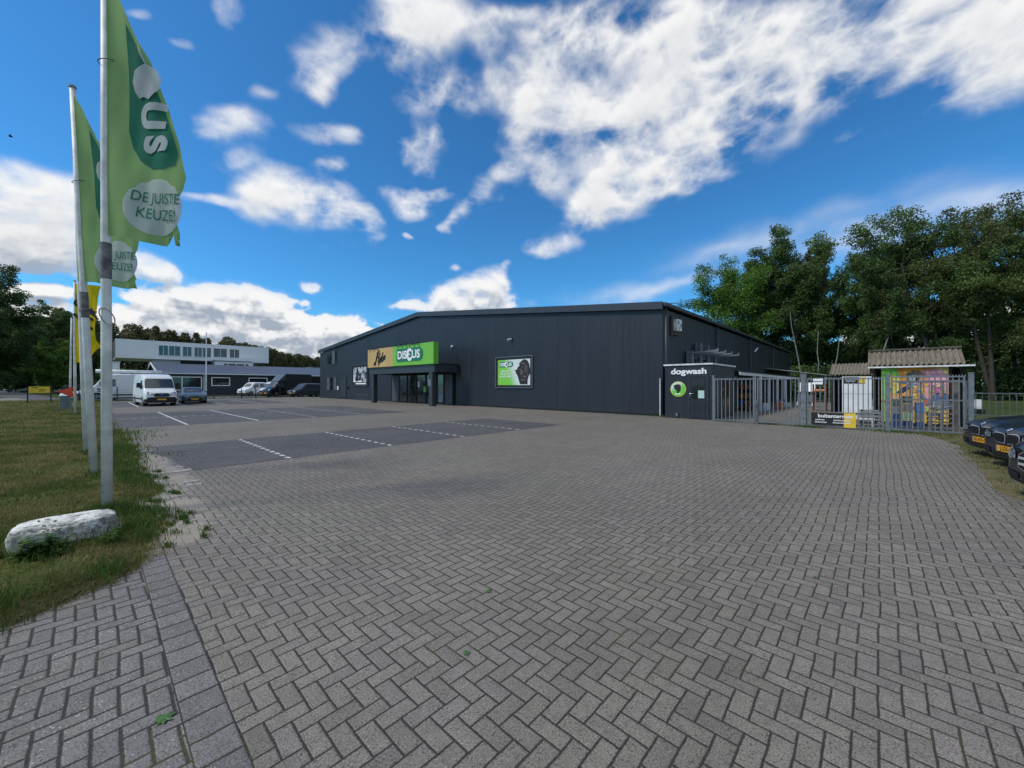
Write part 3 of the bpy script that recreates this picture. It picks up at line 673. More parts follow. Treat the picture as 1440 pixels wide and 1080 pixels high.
part(MB().tube([(-31.55,YF-.24,.7),(-31.55,YF-.24,2.1)],.02,8).tube([(-31.55,YF-.24,1.25),(-30.9,YF-.24,1.25)],.015,8), 'door_handle', M['steel'], shop)
tag(MB().box(-30.2,-29.95,YF-.145,YF-.135,1.45,1.95).build('notice', M['white']), 'small white notice stuck on the entrance glass', 'notice')
tag(MB().box(-29.3,-28.9,YF-.155,YF-.145,1.0,1.5).build('notice', M['lime']), 'small green notice stuck on the entrance glass', 'notice')
g = NG('paper_posters'); c_ = g.pos(); s_ = g.n('ShaderNodeSeparateXYZ'); g.l(c_, s_.inputs[0]); vo = g.n('ShaderNodeTexVoronoi'); g.l(g.scale(c_,2,1,1.6), vo.inputs[0]); vo.inputs['Scale'].default_value = 2.2
M['display'] = g.done(g.bsdf(g.mix(.7, vo.outputs['Color'], (.10,.09,.085)), .4))
part(MB().box(-32.75,-32.3,YF-.105,YF-.1,.1,2.0), 'display_stand', simple('pale_display',(.35,.36,.34),.5), shop)
part(MB().box(-27.2,-26.5,YF-.125,YF-.122,.2,1.6), 'display_stand', M['display'], shop)
# canopy
CY = 17.6
can = thing('canopy', 'dark flat entrance canopy on two square columns in front of the shop doors', 'canopy', (-29.6, 17.6, 0))
part(MB().box(-34.75,-24.55,CY,CY+.35,2.62,3.22).box(-34.75,-34.4,CY+.352,YF-.1,2.62,3.22).box(-24.9,-24.55,CY+.352,YF-.1,2.62,3.22), 'beam', M['panel_trim'], can)
part(MB().box(-34.78,-24.52,CY-.01,YF-.06,3.222,3.30), 'canopy_roof', M['panel'], can)
part(MB().box(-34.38,-24.92,CY+.36,YF-.12,2.75,2.8), 'soffit', M['black'], can)
for x0, x1 in ((-34.5,-34.05),(-25.32,-24.85)):
    part(MB().cbox(x0,x1,CY+.02,CY+.42,0,2.618,.015), 'column', M['panel_trim'], can)
part(MB().box(-33.8,-32.0,CY+.5,CY+.6,2.66,2.74), 'strip_light', M['white_old'], can)
tag(MB().box(-25.4,-25.0,CY-.0,CY+.015,1.55,2.05).build('notice', M['steel']), 'grey framed notice on the right canopy column', 'notice')
# sign box over the canopy
sb = thing('sign_box', 'tan and lime green shop sign box standing on the canopy', 'sign', (-29.6, 17.4, 3.25))
part(MB().box(-34.8,-30.35,CY-.16,CY+.16,3.24,4.9), 'tan_panel', M['tan'], sb)
part(MB().box(-30.345,-24.45,CY-.16,CY+.30,3.24,4.9), 'green_panel', M['lime'], sb)
U, V = (1,0,0), (0,0,1)
def on_front(mb, shp, x, z, Y, sc=1, m=0, d=.004): place2d(mb, shp, (x, Y, z), U, V, d, m, sc=sc)
def fbox(mb, x, z, Y, shp, sc=1, m=0, d0=.002, th=.02):
    vs, fs = shp; nv = len(vs)
    mb.add([(x+a*sc, Y-d0, z+b*sc) for a,b in vs], fs, m); mb.add([(x+a*sc, Y-d0-th, z+b*sc) for a,b in vs], fs, m)
HUBO = [[(-.30,-.50),(-.18,-.1),(-.02,.5)],[(-.34,-.32),(-.42,-.5),(-.33,-.56),(-.26,-.4),(-.12,.0),(.03,.34),(.16,.62)],[(-.15,.02),(.0,.04),(.17,.12)],[(.02,-.42),(.10,-.1),(.24,.42)],
        [(.10,-.12),(.10,-.26),(.17,-.28),(.27,-.1),(.33,.06)],[(.29,-.02),(.27,-.2),(.34,-.22),(.42,-.06)],[(.38,-.12),(.52,.28),(.56,.42)],[(.46,.1),(.42,-.12),(.50,-.2),(.60,-.1),(.58,.04),(.5,.02)],
        [(.66,.02),(.62,-.1),(.70,-.16),(.78,-.04),(.74,.08),(.67,.06),(.72,.12),(.82,.16)],[(.04,-.62),(.1,-.48),(.22,-.36),(.34,-.34),(.5,-.28),(.62,-.2)]]
hub = MB(); vs, fs = stroke2d(HUBO, .05); vs = [(x*1.45-.25, y) for x, y in vs]; fbox(hub, -32.6, 4.06, CY-.16, (vs, fs), 1.12)
part(hub, 'lettering', M['ink'], sb)
def discus_logo(O, Uv, Vv, wd, parent, d=.006, Mg=None, Mw=None, inv=True):
    """dark green label, white letters with a round animal shape for the middle letter; wd = label width"""
    k = wd/3.2; a = MB(); slab2d(a, [(x*k, y*k) for x, y in rrect(-1.6,-.44,1.6,.44,.43,8,(.35,1,1,.35))], O, Uv, Vv, d*.3, d, 0)
    o = a.build('logo_label', Mg or M['dgreen'], parent)
    b = MB()
    place2d(b, text2d('DIS', .74, .024, 1.12), O, Uv, Vv, d*1.6, at=(-.86*k,-.02*k), sc=k)
    place2d(b, text2d('US', .74, .024, 1.12), O, Uv, Vv, d*1.6, at=(.82*k,-.02*k), sc=k)
    place2d(b, shape2d(pet_shape()), O, Uv, Vv, d*1.6, at=(.10*k,0), sc=k*.80)
    o2 = b.build('lettering', Mw or M['letter_white'], parent)
    if inv:
        for q in (o, o2): q.matrix_parent_inverse = Matrix.Translation(-parent.location)
discus_logo((-27.75,CY-.162,4.1), U, V, 3.85, sb, .03)
# small arm with a lamp and cameras on the sign
for i, (x, wd) in enumerate(((-33.7,1.1),(-28.9,1.0),(-27.1,1.0))):
    c = thing('spotlight_bar', ['black spotlight bar above the tan half of the shop sign','left black spotlight bar above the green half of the shop sign','right black spotlight bar above the green half of the shop sign'][i], 'spotlight', (x, CY, 4.9), group='spotlight bars on top of the shop sign')
    part(MB().bar((x-wd*.8,CY-.3,5.04),(x+wd*.8,CY-.3,5.05),.04,.04).bar((x,CY+.1,4.9),(x,CY-.3,5.04),.04,.04), 'bracket', M['black'], c)
    for q in (-.7,0,.7): part(MB().cbox(x+q*wd-.09,x+q*wd+.09,CY-.40,CY-.28,4.94,5.02,.02), 'lamp_head', M['black'], c)
la = thing('wall_lamp', 'thin pale arm with a small round lamp sticking out beside the shop sign', 'lamp', (-25.4, YF, 4.75))
part(MB().tube([(-25.4,YF,4.76),(-25.3,YF-.5,4.8),(-24.47,CY+.2,4.85)], .015, 6), 'arm', M['steel'], la)
part(MB().tube([(-25.4,YF-.12,4.78),(-25.4,YF-.0,4.78)], .09, 10), 'lamp_head', M['white'], la)
for (x, z, lb) in ((-18.75,4.84,'small pale security camera on the dark wall above the dog poster'), (-47.2,6.3,'tiny security camera on the dark wall above the left windows'), (-36.5,4.5,'small security camera on the dark wall above the left poster')):
    c = thing('security_camera', lb, 'camera', (x, YF, z))
    part(MB().box(x-.06,x+.06,YF-.06,YF-.01,z-.08,z+.08), 'bracket', M['panel_trim'], c)
    part(MB().tube([(x,YF-.06,z),(x-.12,YF-.32,z-.06)], .06, 10), 'camera_body', M['white_old' if x > -20 else 'black'], c)
# posters on the wall
def frame(name, label, x0, x1, z0, z1, fr, col, t=.12):
    p = thing(name, label, 'poster', (x0, YF, z0)); f = MB(); Y = YF
    f.box(x0,x1,Y-.1,Y-.012,z1-t,z1).box(x0,x1,Y-.1,Y-.012,z0,z0+t).box(x0,x0+t,Y-.1,Y-.012,z0+t,z1-t).box(x1-t,x1,Y-.1,Y-.012,z0+t,z1-t)
    part(f, 'frame', fr, p); return p
p1 = frame('poster_frame', 'framed green and white pet shop poster with a black dog on the dark wall', -20.32,-16.8,1.42,3.62, M['steel'], None, .045)
part(MB().box(-20.25,-16.87,YF-.06,YF-.012,1.49,3.55), 'backing', M['ink'], p1)
px0, px1, pz0, pz1 = -20.08,-17.02,1.62,3.4; Y1 = YF-.062
g = NG('poster_print'); P = g.pos(); s_ = g.n('ShaderNodeSeparateXYZ'); g.l(P, s_.inputs[0])
tt = g.m('ADD', g.m('DIVIDE', g.m('SUBTRACT', s_.outputs[0], px0), px1-px0), g.m('MULTIPLY', g.m('SUBTRACT', s_.outputs[2], 2.2), .14))
M['posterbg'] = g.done(g.bsdf(g.mix(g.ramp(tt,.32,.62), (.20,.58,.06), (.66,.72,.70)), .4))
part(MB().box(px0,px1,Y1,Y1+.002,pz0,pz1), 'print', M['posterbg'], p1)
discus_logo((-19.28,Y1-.002,3.08), U, V, 1.42, p1, .004)
sm = MB()
for i, tx in enumerate(('alles voor','het dier dat','jou blij maakt')): place2d(sm, text2d(tx, .2, .004), (-19.35,Y1-.004,2.62-i*.19), U, V, .003)
part(sm, 'small_print', M['letter_white'], p1)
M['fur'] = simple('dark_fur', (.022,.016,.014), .5, 0, .6, 9, .4, 50)
DOG = [(.02,-.95),(-.10,-.62),(-.2,-.36),(-.34,-.18),(-.42,.0),(-.52,.08),(-.30,.06),(-.16,.28),(-.02,.36),(-.06,.52),(.02,.62),(.12,.64),(.3,.78),(.5,.8),(.72,.7),(.88,.45),(.95,.1),(.96,-.2),(.82,-.4),(.74,-.62),(.72,-.95)]
def dog_head(mb, O, sc, d=.006): slab2d(mb, [(x*sc,y*sc) for x,y in DOG], O, U, V, d, d+.006)
dg = MB(); dog_head(dg, (-17.95,Y1,2.60), .97); part(dg, 'dog_picture', M['fur'], p1)
dd = MB(); M['fur2'] = simple('dark_fur_sheen', (.12,.095,.085), .45, 0, .5, 8)
for cx, cy, rx, ry in ((.34,.28,.07,.05),(.25,-.1,.16,.26),(.62,.2,.08,.4),(.45,.5,.2,.08),(.1,.12,.12,.06),(.78,.1,.05,.3),(.55,-.45,.22,.08),(.4,-.7,.25,.06),(.3,.05,.05,.04),(.86,-.3,.04,.14),(.2,.55,.1,.04)): slab2d(dd, [(x*.92,y*.92) for x,y in ell(cx,cy,rx,ry,14)], (-18.0,Y1,2.62), U, V, .013, .016)
part(dd, 'dog_picture', M['fur2'], p1)
p2 = frame('poster_frame', 'small framed black and white photo poster left of the entrance', -43.5,-39.8,1.5,3.95, M['panel_trim'], None, .12)
part(MB().box(-43.4,-39.9,YF-.06,YF-.012,1.6,3.85), 'backing', M['ink'], p2)
g = NG('mono_print'); P = g.pos(); n_ = g.noise(g.scale(P,1,1,1), 1.1, 5, .7, 1.2)
M['mono'] = g.done(g.bsdf(g.mix(g.ramp(n_,.44,.54), (.02,.02,.025), (.55,.57,.62)), .4))
part(MB().box(-43.2,-40.15,Y1,Y1+.002,1.95,3.6), 'print', M['mono'], p2)
fig = MB(); slab2d(fig, [(-.7,-.8),(-.62,-.1),(-.5,.35),(-.42,.62),(-.28,.72),(-.12,.66),(-.1,.45),(.1,.2),(.6,-.3),(.8,-.6),(.6,-.62),(.1,-.15),(-.1,-.05),(-.05,-.8)], (-41.9,Y1,2.85), U, V, .004, .008)
part(fig, 'figure', M['ink'], p2)
part(MB().box(-43.2,-41.2,Y1-.004,Y1,1.98,2.12).box(-42.6,-40.2,Y1-.004,Y1,1.72,1.86), 'caption', M['letter_white'], p2)
# equipment cabinet high on the side wall
c = thing('wall_cabinet', 'white electrical box under the eaves on the side wall', 'box', (-8.1,21.6,4.3))
part(MB().cbox(-8.05,-7.8,21.25,21.85,4.55,5.15,.02), 'box_body', M['white_old'], c)
for b in ((21.32,21.42,4.85,5.05),(21.5,21.58,4.62,4.75),(21.65,21.75,4.75,4.9)): part(MB().box(-7.795,-7.79,*b), 'fitting', M['black'], c)
part(MB().box(-8.08,-8.0,20.95,21.1,4.25,5.3).box(-8.08,-7.95,21.1,22.0,4.32,4.42), 'bracket', simple('rusty_bracket',(.07,.045,.035),.7), c)
c = thing('wall_light', 'small white light on the dark side wall', 'lamp', (-8.1,40.4,4.6))
part(MB().bar((-8.05,40.2,4.6),(-7.9,40.7,4.95),.06,.1), 'lamp_head', M['white'], c)
# roof edge vent over the corner
tag(MB().tube([(-8.0,20.6,5.9),(-7.9,21.4,6.02),(-7.9,22.4,5.93)], .02, 6).build('cable', M['black']), 'loose black cable on the roof edge above the corner', 'cable')
# pale stake at the corner, white plastic pipe
tag(MB().tube([(-8.2,YF-.1,0),(-8.2,YF-.1,1.96)], .035, 8).build('white_pole', M['white_old']), 'thin white pole standing at the corner of the shop wall', 'pole')
# ---------------------------------------------------------------- dogwash hut
hut = thing('wash_hut', 'small flat-roofed dark hut beside the corner of the shop', 'hut', (-6.6, 19.4, 0))
HX0, HX1, HY0, HY1, HZ = -7.75, -5.6, 19.4, 23.3, 2.56
hb = MB().box(HX0,HX1,HY0,HY1,0,HZ); part(hb, 'wall', M['panel'], hut)
bs = MB()
for i in range(13): bs.box(HX1,HX1+.012,HY0,HY1,.1+i*.19,.275+i*.19)
part(bs, 'side_boards', M['panel'], hut)
part(MB().box(HX0-.05,HX1+.06,HY0-.06,HY1+.05,HZ+.002,HZ+.075), 'roof_trim', M['white_old'], hut)
dr = part(MB().box(-6.58,-5.78,HY0-.035,HY0-.002,.03,2.02), 'door', M['panel'], hut)
bd = MB()
for i in range(6): bd.box(-6.5,-5.86,HY0-.05,HY0-.037,.1+i*.13,.215+i*.13)
def sub(mb, name, mt, parent, root): return mb.build(name, mt, parent)
sub(bd, 'door_boards', M['panel'], dr, hut)
for zz in ((.98,1.35),(1.41,1.86)):
    for xx in ((-6.45,-6.2),(-6.16,-5.9)): sub(MB().box(xx[0],xx[1],HY0-.05,HY0-.037,zz[0],zz[1]), 'pane', M['glass'], dr, hut)
sub(MB().bar((-6.53,HY0-.06,1.08),(-6.53,HY0-.06,1.28),.045,.02).tube([(-6.53,HY0-.06,1.2),(-6.53,HY0-.1,1.2),(-6.38,HY0-.1,1.2)],.014,8), 'handle', M['chrome'], dr, hut)
part(MB().box(-6.64,-6.59,HY0-.05,HY0,0,2.08).box(-5.77,-5.72,HY0-.05,HY0,0,2.08).box(-6.59,-5.77,HY0-.05,HY0,2.03,2.08), 'door_frame', M['panel_trim'], hut)
part(MB().box(-5.585,-5.57,21.0,22.2,.6,1.9), 'side_window', M['glass'], hut)
tag(MB().box(-6.17,-5.9,HY0-.062,HY0-.055,1.0,1.36).build('notice', simple('pale_green_paper',(.45,.66,.58),.6,0,.05)), 'pale green paper notice in the window of the hut door', 'notice')
ds = MB(); sh = text2d('dogwash', .40, .013, 1.26); fbox(ds, -6.62, 2.26, HY0-.01, sh, .93, th=.03)
tag(ds.build('lettering', M['letter_white']), 'white raised dogwash lettering above the hut door', 'sign')
rs = thing('round_sign', 'round lime green sign with a black dog on the hut wall', 'sign', (-7.1,HY0,1.42))
cx, cz, rr = -7.1, 1.42, .37
part(MB().disc((cx,HY0-.012,cz),0,rr,(0,-1,0),40,w=.015), 'rim', simple('yellow_rim',(.72,.66,.08),.5), rs)
g = NG('round_print'); P = g.pos(); s_ = g.n('ShaderNodeSeparateXYZ'); g.l(P, s_.inputs[0]); t_ = g.m('SUBTRACT', s_.outputs[2], g.m('MULTIPLY', s_.outputs[0], .6))
M['round'] = g.done(g.bsdf(g.mix(g.ramp(t_, 5.95, 5.65), (.6,.68,.62), (.17,.55,.06)), .45))
part(MB().disc((cx,HY0-.028,cz),0,rr*.94,(0,-1,0),40,w=.004), 'print', M['round'], rs)
dh = MB(); slab2d(dh, [(-.02,-.27),(-.05,-.08),(-.14,.0),(-.19,.03),(-.12,.06),(-.2,.1),(-.17,.17),(-.08,.22),(.06,.24),(.14,.17),(.15,.02),(.12,-.1),(.05,-.17),(.03,-.27)], (cx-.02,HY0-.034,cz), U, V, 0, .006)
part(dh, 'dog_picture', M['fur'], rs)
part(MB().box(cx-.12,cx+.12,HY0-.042,HY0-.036,cz-.26,cz-.21), 'caption', M['letter_white'], rs)
tag(MB().cbox(-7.2,-7.1,HY0-.1,HY0-.01,.1,.25,.01).build('wall_socket', M['steel']), 'small grey socket low on the hut wall', 'socket')
# ---------------------------------------------------------------- cantilever rack behind the hut
rack = thing('cantilever_rack', 'bare galvanised cantilever rack rising behind the hut', 'rack', (-7.5,25,0))
for y, zt in ((23.35,3.58),(24.8,4.12),(26.2,4.10),(27.7,4.02)):
    part(MB().box(-8.05,-7.99,y-.13,y+.13,0,zt).box(-7.77,-7.71,y-.13,y+.13,0,zt).box(-7.99,-7.77,y-.02,y+.02,0,zt), 'upright', M['steel'], rack)
    for z in (1.6, 3.46):
        part(MB().bar((-7.7,y,z),(-6.4,y,z+.05),.09,.10).box(-6.43,-6.38,y-.04,y+.04,z+.06,z+.18), 'arm', M['steel'], rack)
part(MB().bar((-7.88,23.35,.6),(-7.88,27.7,.6),.05,.05).bar((-7.88,23.35,3.2),(-7.88,27.7,3.2),.05,.05), 'brace', M['steel_dark'], rack)
# ---------------------------------------------------------------- lean-to awning along the side wall
aw = thing('lean_to_awning', 'white-edged lean-to awning on thin white posts along the side wall', 'awning', (-5.4,30,0))
part(MB().bar((-5.4,23.5,2.24),(-5.4,44.5,2.22),.07,.17), 'white_beam', M['white'], aw)
part(MB().add([(-5.3,23.5,2.34),(-5.3,44.5,2.34),(-8.08,44.5,2.75),(-8.08,23.5,2.75),(-5.3,23.5,2.37),(-5.3,44.5,2.37),(-8.08,44.5,2.78),(-8.08,23.5,2.78)], [(0,1,2,3),(4,7,6,5),(0,4,5,1),(2,6,7,3),(0,3,7,4),(1,5,6,2)]), 'awning_roof', M['panel_trim'], aw)
for y in (26.9,28.6,31.2,34.2,37.2): part(MB().cbox(-5.48,-5.34,y-.07,y+.07,0,2.14,.008), 'post', M['white'], aw)
aw2 = thing('corrugated_awning', 'grey-green corrugated awning behind the white-edged awning', 'awning', (-6,50,0))
cr = MB()
for i in range(30):
    y = 44.8+i*.45; cr.add([(-8.05,y,3.25),(-3.4,y,2.5),(-3.4,y+.22,2.56),(-8.05,y+.22,3.31),(-3.4,y+.45,2.5),(-8.05,y+.45,3.25)], [(0,1,2,3),(3,2,4,5)])
part(cr, 'corrugated_sheet', simple('grey_green_sheet',(.18,.21,.18),.7,0,.3,2), aw2)
for y in (45,51.5,58): part(MB().box(-3.5,-3.4,y-.05,y+.05,0,2.5), 'post', M['steel'], aw2)
# ================================================================ FENCES AND GATES OF THE YARD
FY = 18.8
def bars_section(root, x0, x1, z0, z1, step=.14, rails=(), spikes=False, Y=FY, mt=None, w=.03, frame_=True):
    mt = mt or M['steel']; b = MB(); n = max(2, round((x1-x0)/step))
    for i in range(1, n):
        x = x0+(x1-x0)*i/n; b.box(x-w/2, x+w/2, Y-.012, Y+.012, z0+.041, z1-.041)
    part(b, 'bars', mt, root)
    f = MB().box(x0,x1,Y-.025,Y+.025,z1-.04,z1).box(x0,x1,Y-.025,Y+.025,z0,z0+.04)
    if frame_: f.box(x0,x0+.05,Y-.025,Y+.025,z0+.04,z1-.04).box(x1-.05,x1,Y-.025,Y+.025,z0+.04,z1-.04)
    for z in rails: f.box(x0+.05,x1-.05,Y+.014,Y+.034,z-.02,z+.02)
    if spikes:
        s = f; n2 = n*2
        for i in range(n2+1):
            x = x0+(x1-x0)*i/n2; s.add([(x-.014,Y-.014,z1),(x+.014,Y-.014,z1),(x+.014,Y+.014,z1),(x-.014,Y+.014,z1),(x,Y,z1+.055)], [(0,1,4),(1,2,4),(2,3,4),(3,0,4)])
    part(f, 'rails', mt, root)
def post(name, label, x, w, z, Y=FY, mt=None):
    mb = MB().cbox(x-w/2,x+w/2,Y-w/2,Y+w/2,0,z,.008); o = thing(name, label, 'post', (x,Y,0), group='galvanised gate posts')
    part(mb, 'shaft', mt or M['steel'], o); part(MB().cbox(x-w/2-.008,x+w/2+.008,Y-w/2-.008,Y+w/2+.008,z+.001,z+.03,.008), 'cap', mt or M['steel'], o)
    return o
post('gate_post', 'thin galvanised gate post against the hut', -5.45, .09, 2.02, Y=19.15)
gl_ = thing('gate_leaf', 'left leaf of the double bar gate, next to the hut', 'gate', (-5.3,FY,0), group='bar gate leaves')
bars_section(gl_, -5.33,-3.77,.07,1.88,.15, rails=(), spikes=True)
part(MB().bar((-4.6,FY-.03,1.84),(-4.35,FY-.35,1.95),.03,.03), 'latch', M['steel_dark'], gl_)
gr_ = thing('gate_leaf', 'right leaf of the double bar gate, next to the thick post', 'gate', (-3.7,FY,0), group='bar gate leaves')
bars_section(gr_, -3.68,-2.24,.07,1.88,.15, spikes=True)
part(MB().box(-3.76,-3.66,FY-.06,FY+.06,.1,.95).box(-3.72,-3.69,FY-.09,FY-.06,.7,.85), 'lock_bar', M['steel_dark'], gr_)
post('gate_post', 'thick galvanised gate post in the middle of the yard gates', -2.12, .17, 2.02)
fs_ = thing('bar_fence', 'galvanised bar fence panel carrying the black buitenterrein board', 'fence', (-1,FY,0), group='bar fence panels')
bars_section(fs_, -2.02,.14,.09,1.86,.135, spikes=True)
post('gate_post', 'galvanised gate post between the board fence and the right fence panel', .23, .13, 1.96)
fr_ = thing('bar_fence', 'right galvanised bar fence panel with a double top rail, in front of the mural', 'fence', (1.2,FY,0), group='bar fence panels')
bars_section(fr_, .31,2.0,.07,1.9,.135, rails=(1.74,1.12), spikes=True)
post('gate_post', 'tall end post of the yard fence beside the parked cars', 2.12, .12, 1.97)
pz = thing('wooden_post', 'grey wooden post leaning behind the right fence panel', 'post', (1.85,19.6,0)); part(MB().bar((1.87,19.3,0),(1.84,19.3,1.78),.14,.14), 'shaft', simple('grey_wood',(.16,.13,.11),.8,0,.3,6,.3,30), pz)
fb = thing('bar_fence', 'second grey bar fence running back behind the right fence panel', 'fence', (2.2,20,0), group='bar fence panels')
b = MB()
for i in range(7): b.box(.55+i*.27,.59+i*.27,20.35,20.38,.1,1.7)
b.box(.5,2.3,20.33,20.40,1.7,1.75).box(.5,2.3,20.33,20.40,.05,.1); part(b, 'bars', M['steel_dark'], fb)
# the buitenterrein board
bt = thing('yard_board', 'black and yellow buitenterrein board fixed low on the bar fence', 'sign', (-1.2,FY-.05,.3))
part(MB().box(-1.88,-.93,FY-.06,FY-.035,.13,.57), 'black_board', M['ink'], bt)
part(MB().box(-.928,-.60,FY-.065,FY-.035,.06,.585), 'yellow_board', M['yellow'], bt)
tb = MB(); fbox(tb, -1.18, .455, FY-.066, text2d('buitenterrein', .235, .005, 1.0, align='CENTER'), .80, th=.002)
for tx, x, z in (('tuinhout',-1.62,.31),('blokhutten',-1.59,.22),('speeltoestellen',-.98,.31),('bouwmaterialen',-.98,.22)): fbox(tb, x, z, FY-.066, text2d(tx, .1, .002), .8, th=.002)
part(tb, 'lettering', M['letter_white'], bt)
ws = thing('gate_sign', 'small white sign tied to the top rail of the fence', 'sign', (-1.67,FY-.04,1.7))
part(MB().box(-1.82,-1.53,FY-.05,FY-.03,1.64,1.85), 'sign_plate', M['letter_white'], ws)
tb = MB(); fbox(tb, -1.675, 1.75, FY-.052, text2d('INGANG', .085, .002), .8, th=.001); part(tb, 'lettering', M['ink'], ws)
# rear bar fence far right
rf = thing('bar_fence', 'long low bar fence behind the parked cars', 'fence', (12,38,0), group='bar fence panels')
b = MB(); x = 2.8
while x < 24: b.box(x-.012,x+.012,27.0,27.03,.3,1.22); x += .19
b.box(2.7,24,26.98,27.05,1.22,1.27).box(2.7,24,26.98,27.05,.26,.30)
for x in range(3, 24, 3): b.box(x-.03,x+.03,27.03,27.09,0,1.25)
part(b, 'bars', M['steel_dark'], rf)
# ================================================================ SHED WITH MURAL
def corr_mat():
    g = NG('old_corrugated_sheet'); P = g.pos(); n = g.noise(g.scale(P,6,1,1), 2.2, 6, .7)
    c = g.mix(g.ramp(n,.3,.7), (.11,.09,.065), (.25,.21,.155)); c = g.mix(g.ramp(g.noise(P,5,4),.55,.75), c, (.12,.13,.09))
    return g.done(g.bsdf(c, .9, 0, g.bump(n,.3,.02)))
M['corr'] = corr_mat()
def corrugated(x0, x1, y0, z0, y1, z1, pitch, amp, name, parent):
    n = int((x1-x0)/pitch*8); V = []; F = []
    for i in range(n+1):
        x = x0+(x1-x0)*i/n; h = amp*math.sin(2*math.pi*(x-x0)/pitch)
        V += [(x,y0,z0+h),(x,y1,z1+h),(x,y0,z0+h-.02),(x,y1,z1+h-.02)]
    for i in range(n):
        a = i*4; F += [(a,a+4,a+5,a+1),(a+2,a+3,a+7,a+6),(a,a+2,a+6,a+4),(a+1,a+5,a+7,a+3)]
    m_ = MB().add(V, F); return part(m_, name, M['corr'], parent, smooth=False)
shed = thing('mural_shed', 'shed with a corrugated roof and a colourful mural on its front', 'shed', (1.0,22,0))
M['wood'] = simple('dark_boards', (.035,.028,.023), .85, 0, .35, 4, .3, 20)
SX0, SX1, SY = -.2, 2.35, 22.0
part(MB().box(SX0+.05,SX0+.12,SY+.06,SY+3,0,2.3).box(SX1-.02,SX1+.05,SY+1.2,SY+3,0,2.3).box(SX0+.12,SX1-.02,SY+2.9,SY+3,0,2.3).box(1.95,2.02,SY+.05,SY+.15,0,2.3), 'wall', M['wood'], shed)
corrugated(SX0-.12,2.33,SY-.25,2.42,SY+.95,3.02,.155,.035,'roof',shed)
part(MB().add([(SX0-.1,SY+.97,3.03),(2.33,SY+.97,3.03),(2.33,SY+3.2,2.2),(SX0-.1,SY+3.2,2.2),(SX0-.1,SY+.97,2.98),(2.33,SY+.97,2.98),(2.33,SY+3.2,2.15),(SX0-.1,SY+3.2,2.15)], [(0,1,2,3),(4,7,6,5),(0,4,5,1),(1,5,6,2),(2,6,7,3),(3,7,4,0)]), 'rear_roof', M['corr'], shed)
part(MB().box(SX0-.13,2.35,SY+.9,SY+1.06,3.06,3.13), 'ridge_board', simple('dark_ridge',(.10,.085,.07),.9,0,.3), shed)
part(MB().box(SX0-.12,2.55,SY-.3,SY-.24,2.30,2.36), 'gutter', M['white_old'], shed)
mur = part(MB().box(.08,1.93,SY-.02,SY+.04,.12,2.33), 'mural', simple('orange_mural',(.75,.30,.03),.7,0,.3,2,.1,30), shed)
def mural_shape(pts, col, d, nm='mural_patch'):
    # clipped by the panel: points are kept inside its outline
    pts = [(min(max(x,.085),1.925), min(max(z,.13),2.325)) for x,z in pts]
    key = 'mu%s' % (col,)
    if key not in M: M[key] = simple('mural_paint', col, .7, 0, .35, 3, .1, 30)
    m_ = MB(); slab2d(m_, pts, (0,SY-.021,0), U, V, d, d+.002); m_.build(nm, M[key], mur)
mural_shape(ell(.15,1.75,.48,.75), (.22,.6,.08), .001)
mural_shape(ell(.42,1.62,.22,.42), (.85,.68,.08), .0035)
mural_shape(ell(1.5,1.65,.55,.58), (.78,.36,.40), .001)
mural_shape([(1.5,2.33),(1.93,2.33),(1.93,1.95),(1.75,2.15)], (.72,.5,.2), .0035)
mural_shape([(.2,1.35),(.6,1.25),(.9,1.5),(1.3,1.65),(1.35,1.2),(1.1,.9),(.9,.62),(.3,.66)], (.72,.36,.09), .0060)
mural_shape(ell(1.05,1.95,.26,.24), (.17,.13,.09), .0085); mural_shape(ell(1.02,1.88,.15,.14), (.45,.42,.36), .0110)
mural_shape(ell(1.22,1.78,.17,.28), (.62,.28,.18), .0110)
mural_shape([(.5,1.3),(.72,1.3),(1.0,1.6),(.92,1.65),(.7,1.52)], (.02,.03,.06), .0135)
mural_shape(ell(1.75,.98,.3,.36), (.07,.13,.26), .0085)
mural_shape([(.085,.13),(.085,1.1),(.25,1.15),(.27,.5),(.4,.13)], (.3,.55,.09), .0085)
mural_shape([(.3,.13),(.35,.6),(.8,.75),(1.2,.9),(1.93,.6),(1.93,.13)], (.75,.50,.07), .0035)
mural_shape([(.085,.98),(.25,1.0),(.26,.93),(.085,.9)], (.3,.05,.02), .0110)
mural_shape(ell(1.62,1.45,.14,.18), (.55,.16,.3), .0085)
mural_shape([(.085,2.33),(.6,2.33),(.45,2.25),(.3,2.15),(.085,2.28)], (.3,.6,.1), .0085)
pal = [(.75,.30,.03),(.85,.5,.1),(.08,.16,.35),(.1,.3,.42),(.6,.12,.05),(.35,.6,.12),(.8,.65,.25),(.3,.12,.06)]
for i in range(46):
    cx_, cz_ = .3+1.5*rng.random(), .25+1.5*rng.random(); a_ = rng.random()*3.1; L_, W_ = rng.uniform(.04,.17), rng.uniform(.02,.06); ca, sa = math.cos(a_), math.sin(a_)
    mural_shape([(cx_+x*L_*ca-y*W_*sa, cz_+x*L_*sa+y*W_*ca) for x, y in ell(0,0,1,1,9)], rng.choice(pal), .0160+i*.00025)
ss = thing('low_shed', 'low shed with a rippled roof left of the mural shed', 'shed', (-1.2,33,0))
corrugated(-2.15,-.25,30.2,2.25,32.0,2.95,.16,.035,'roof',ss)
part(MB().box(-2.1,-2.0,30.4,32,0,2.2).box(-.4,-.3,30.4,32,0,2.2).box(-2.0,-.4,31.9,32,0,2.2), 'wall', M['wood'], ss)
cab = thing('white_cabinet', 'tall white cabinet with a black and yellow header under the low roof', 'cabinet', (-1,30,0))
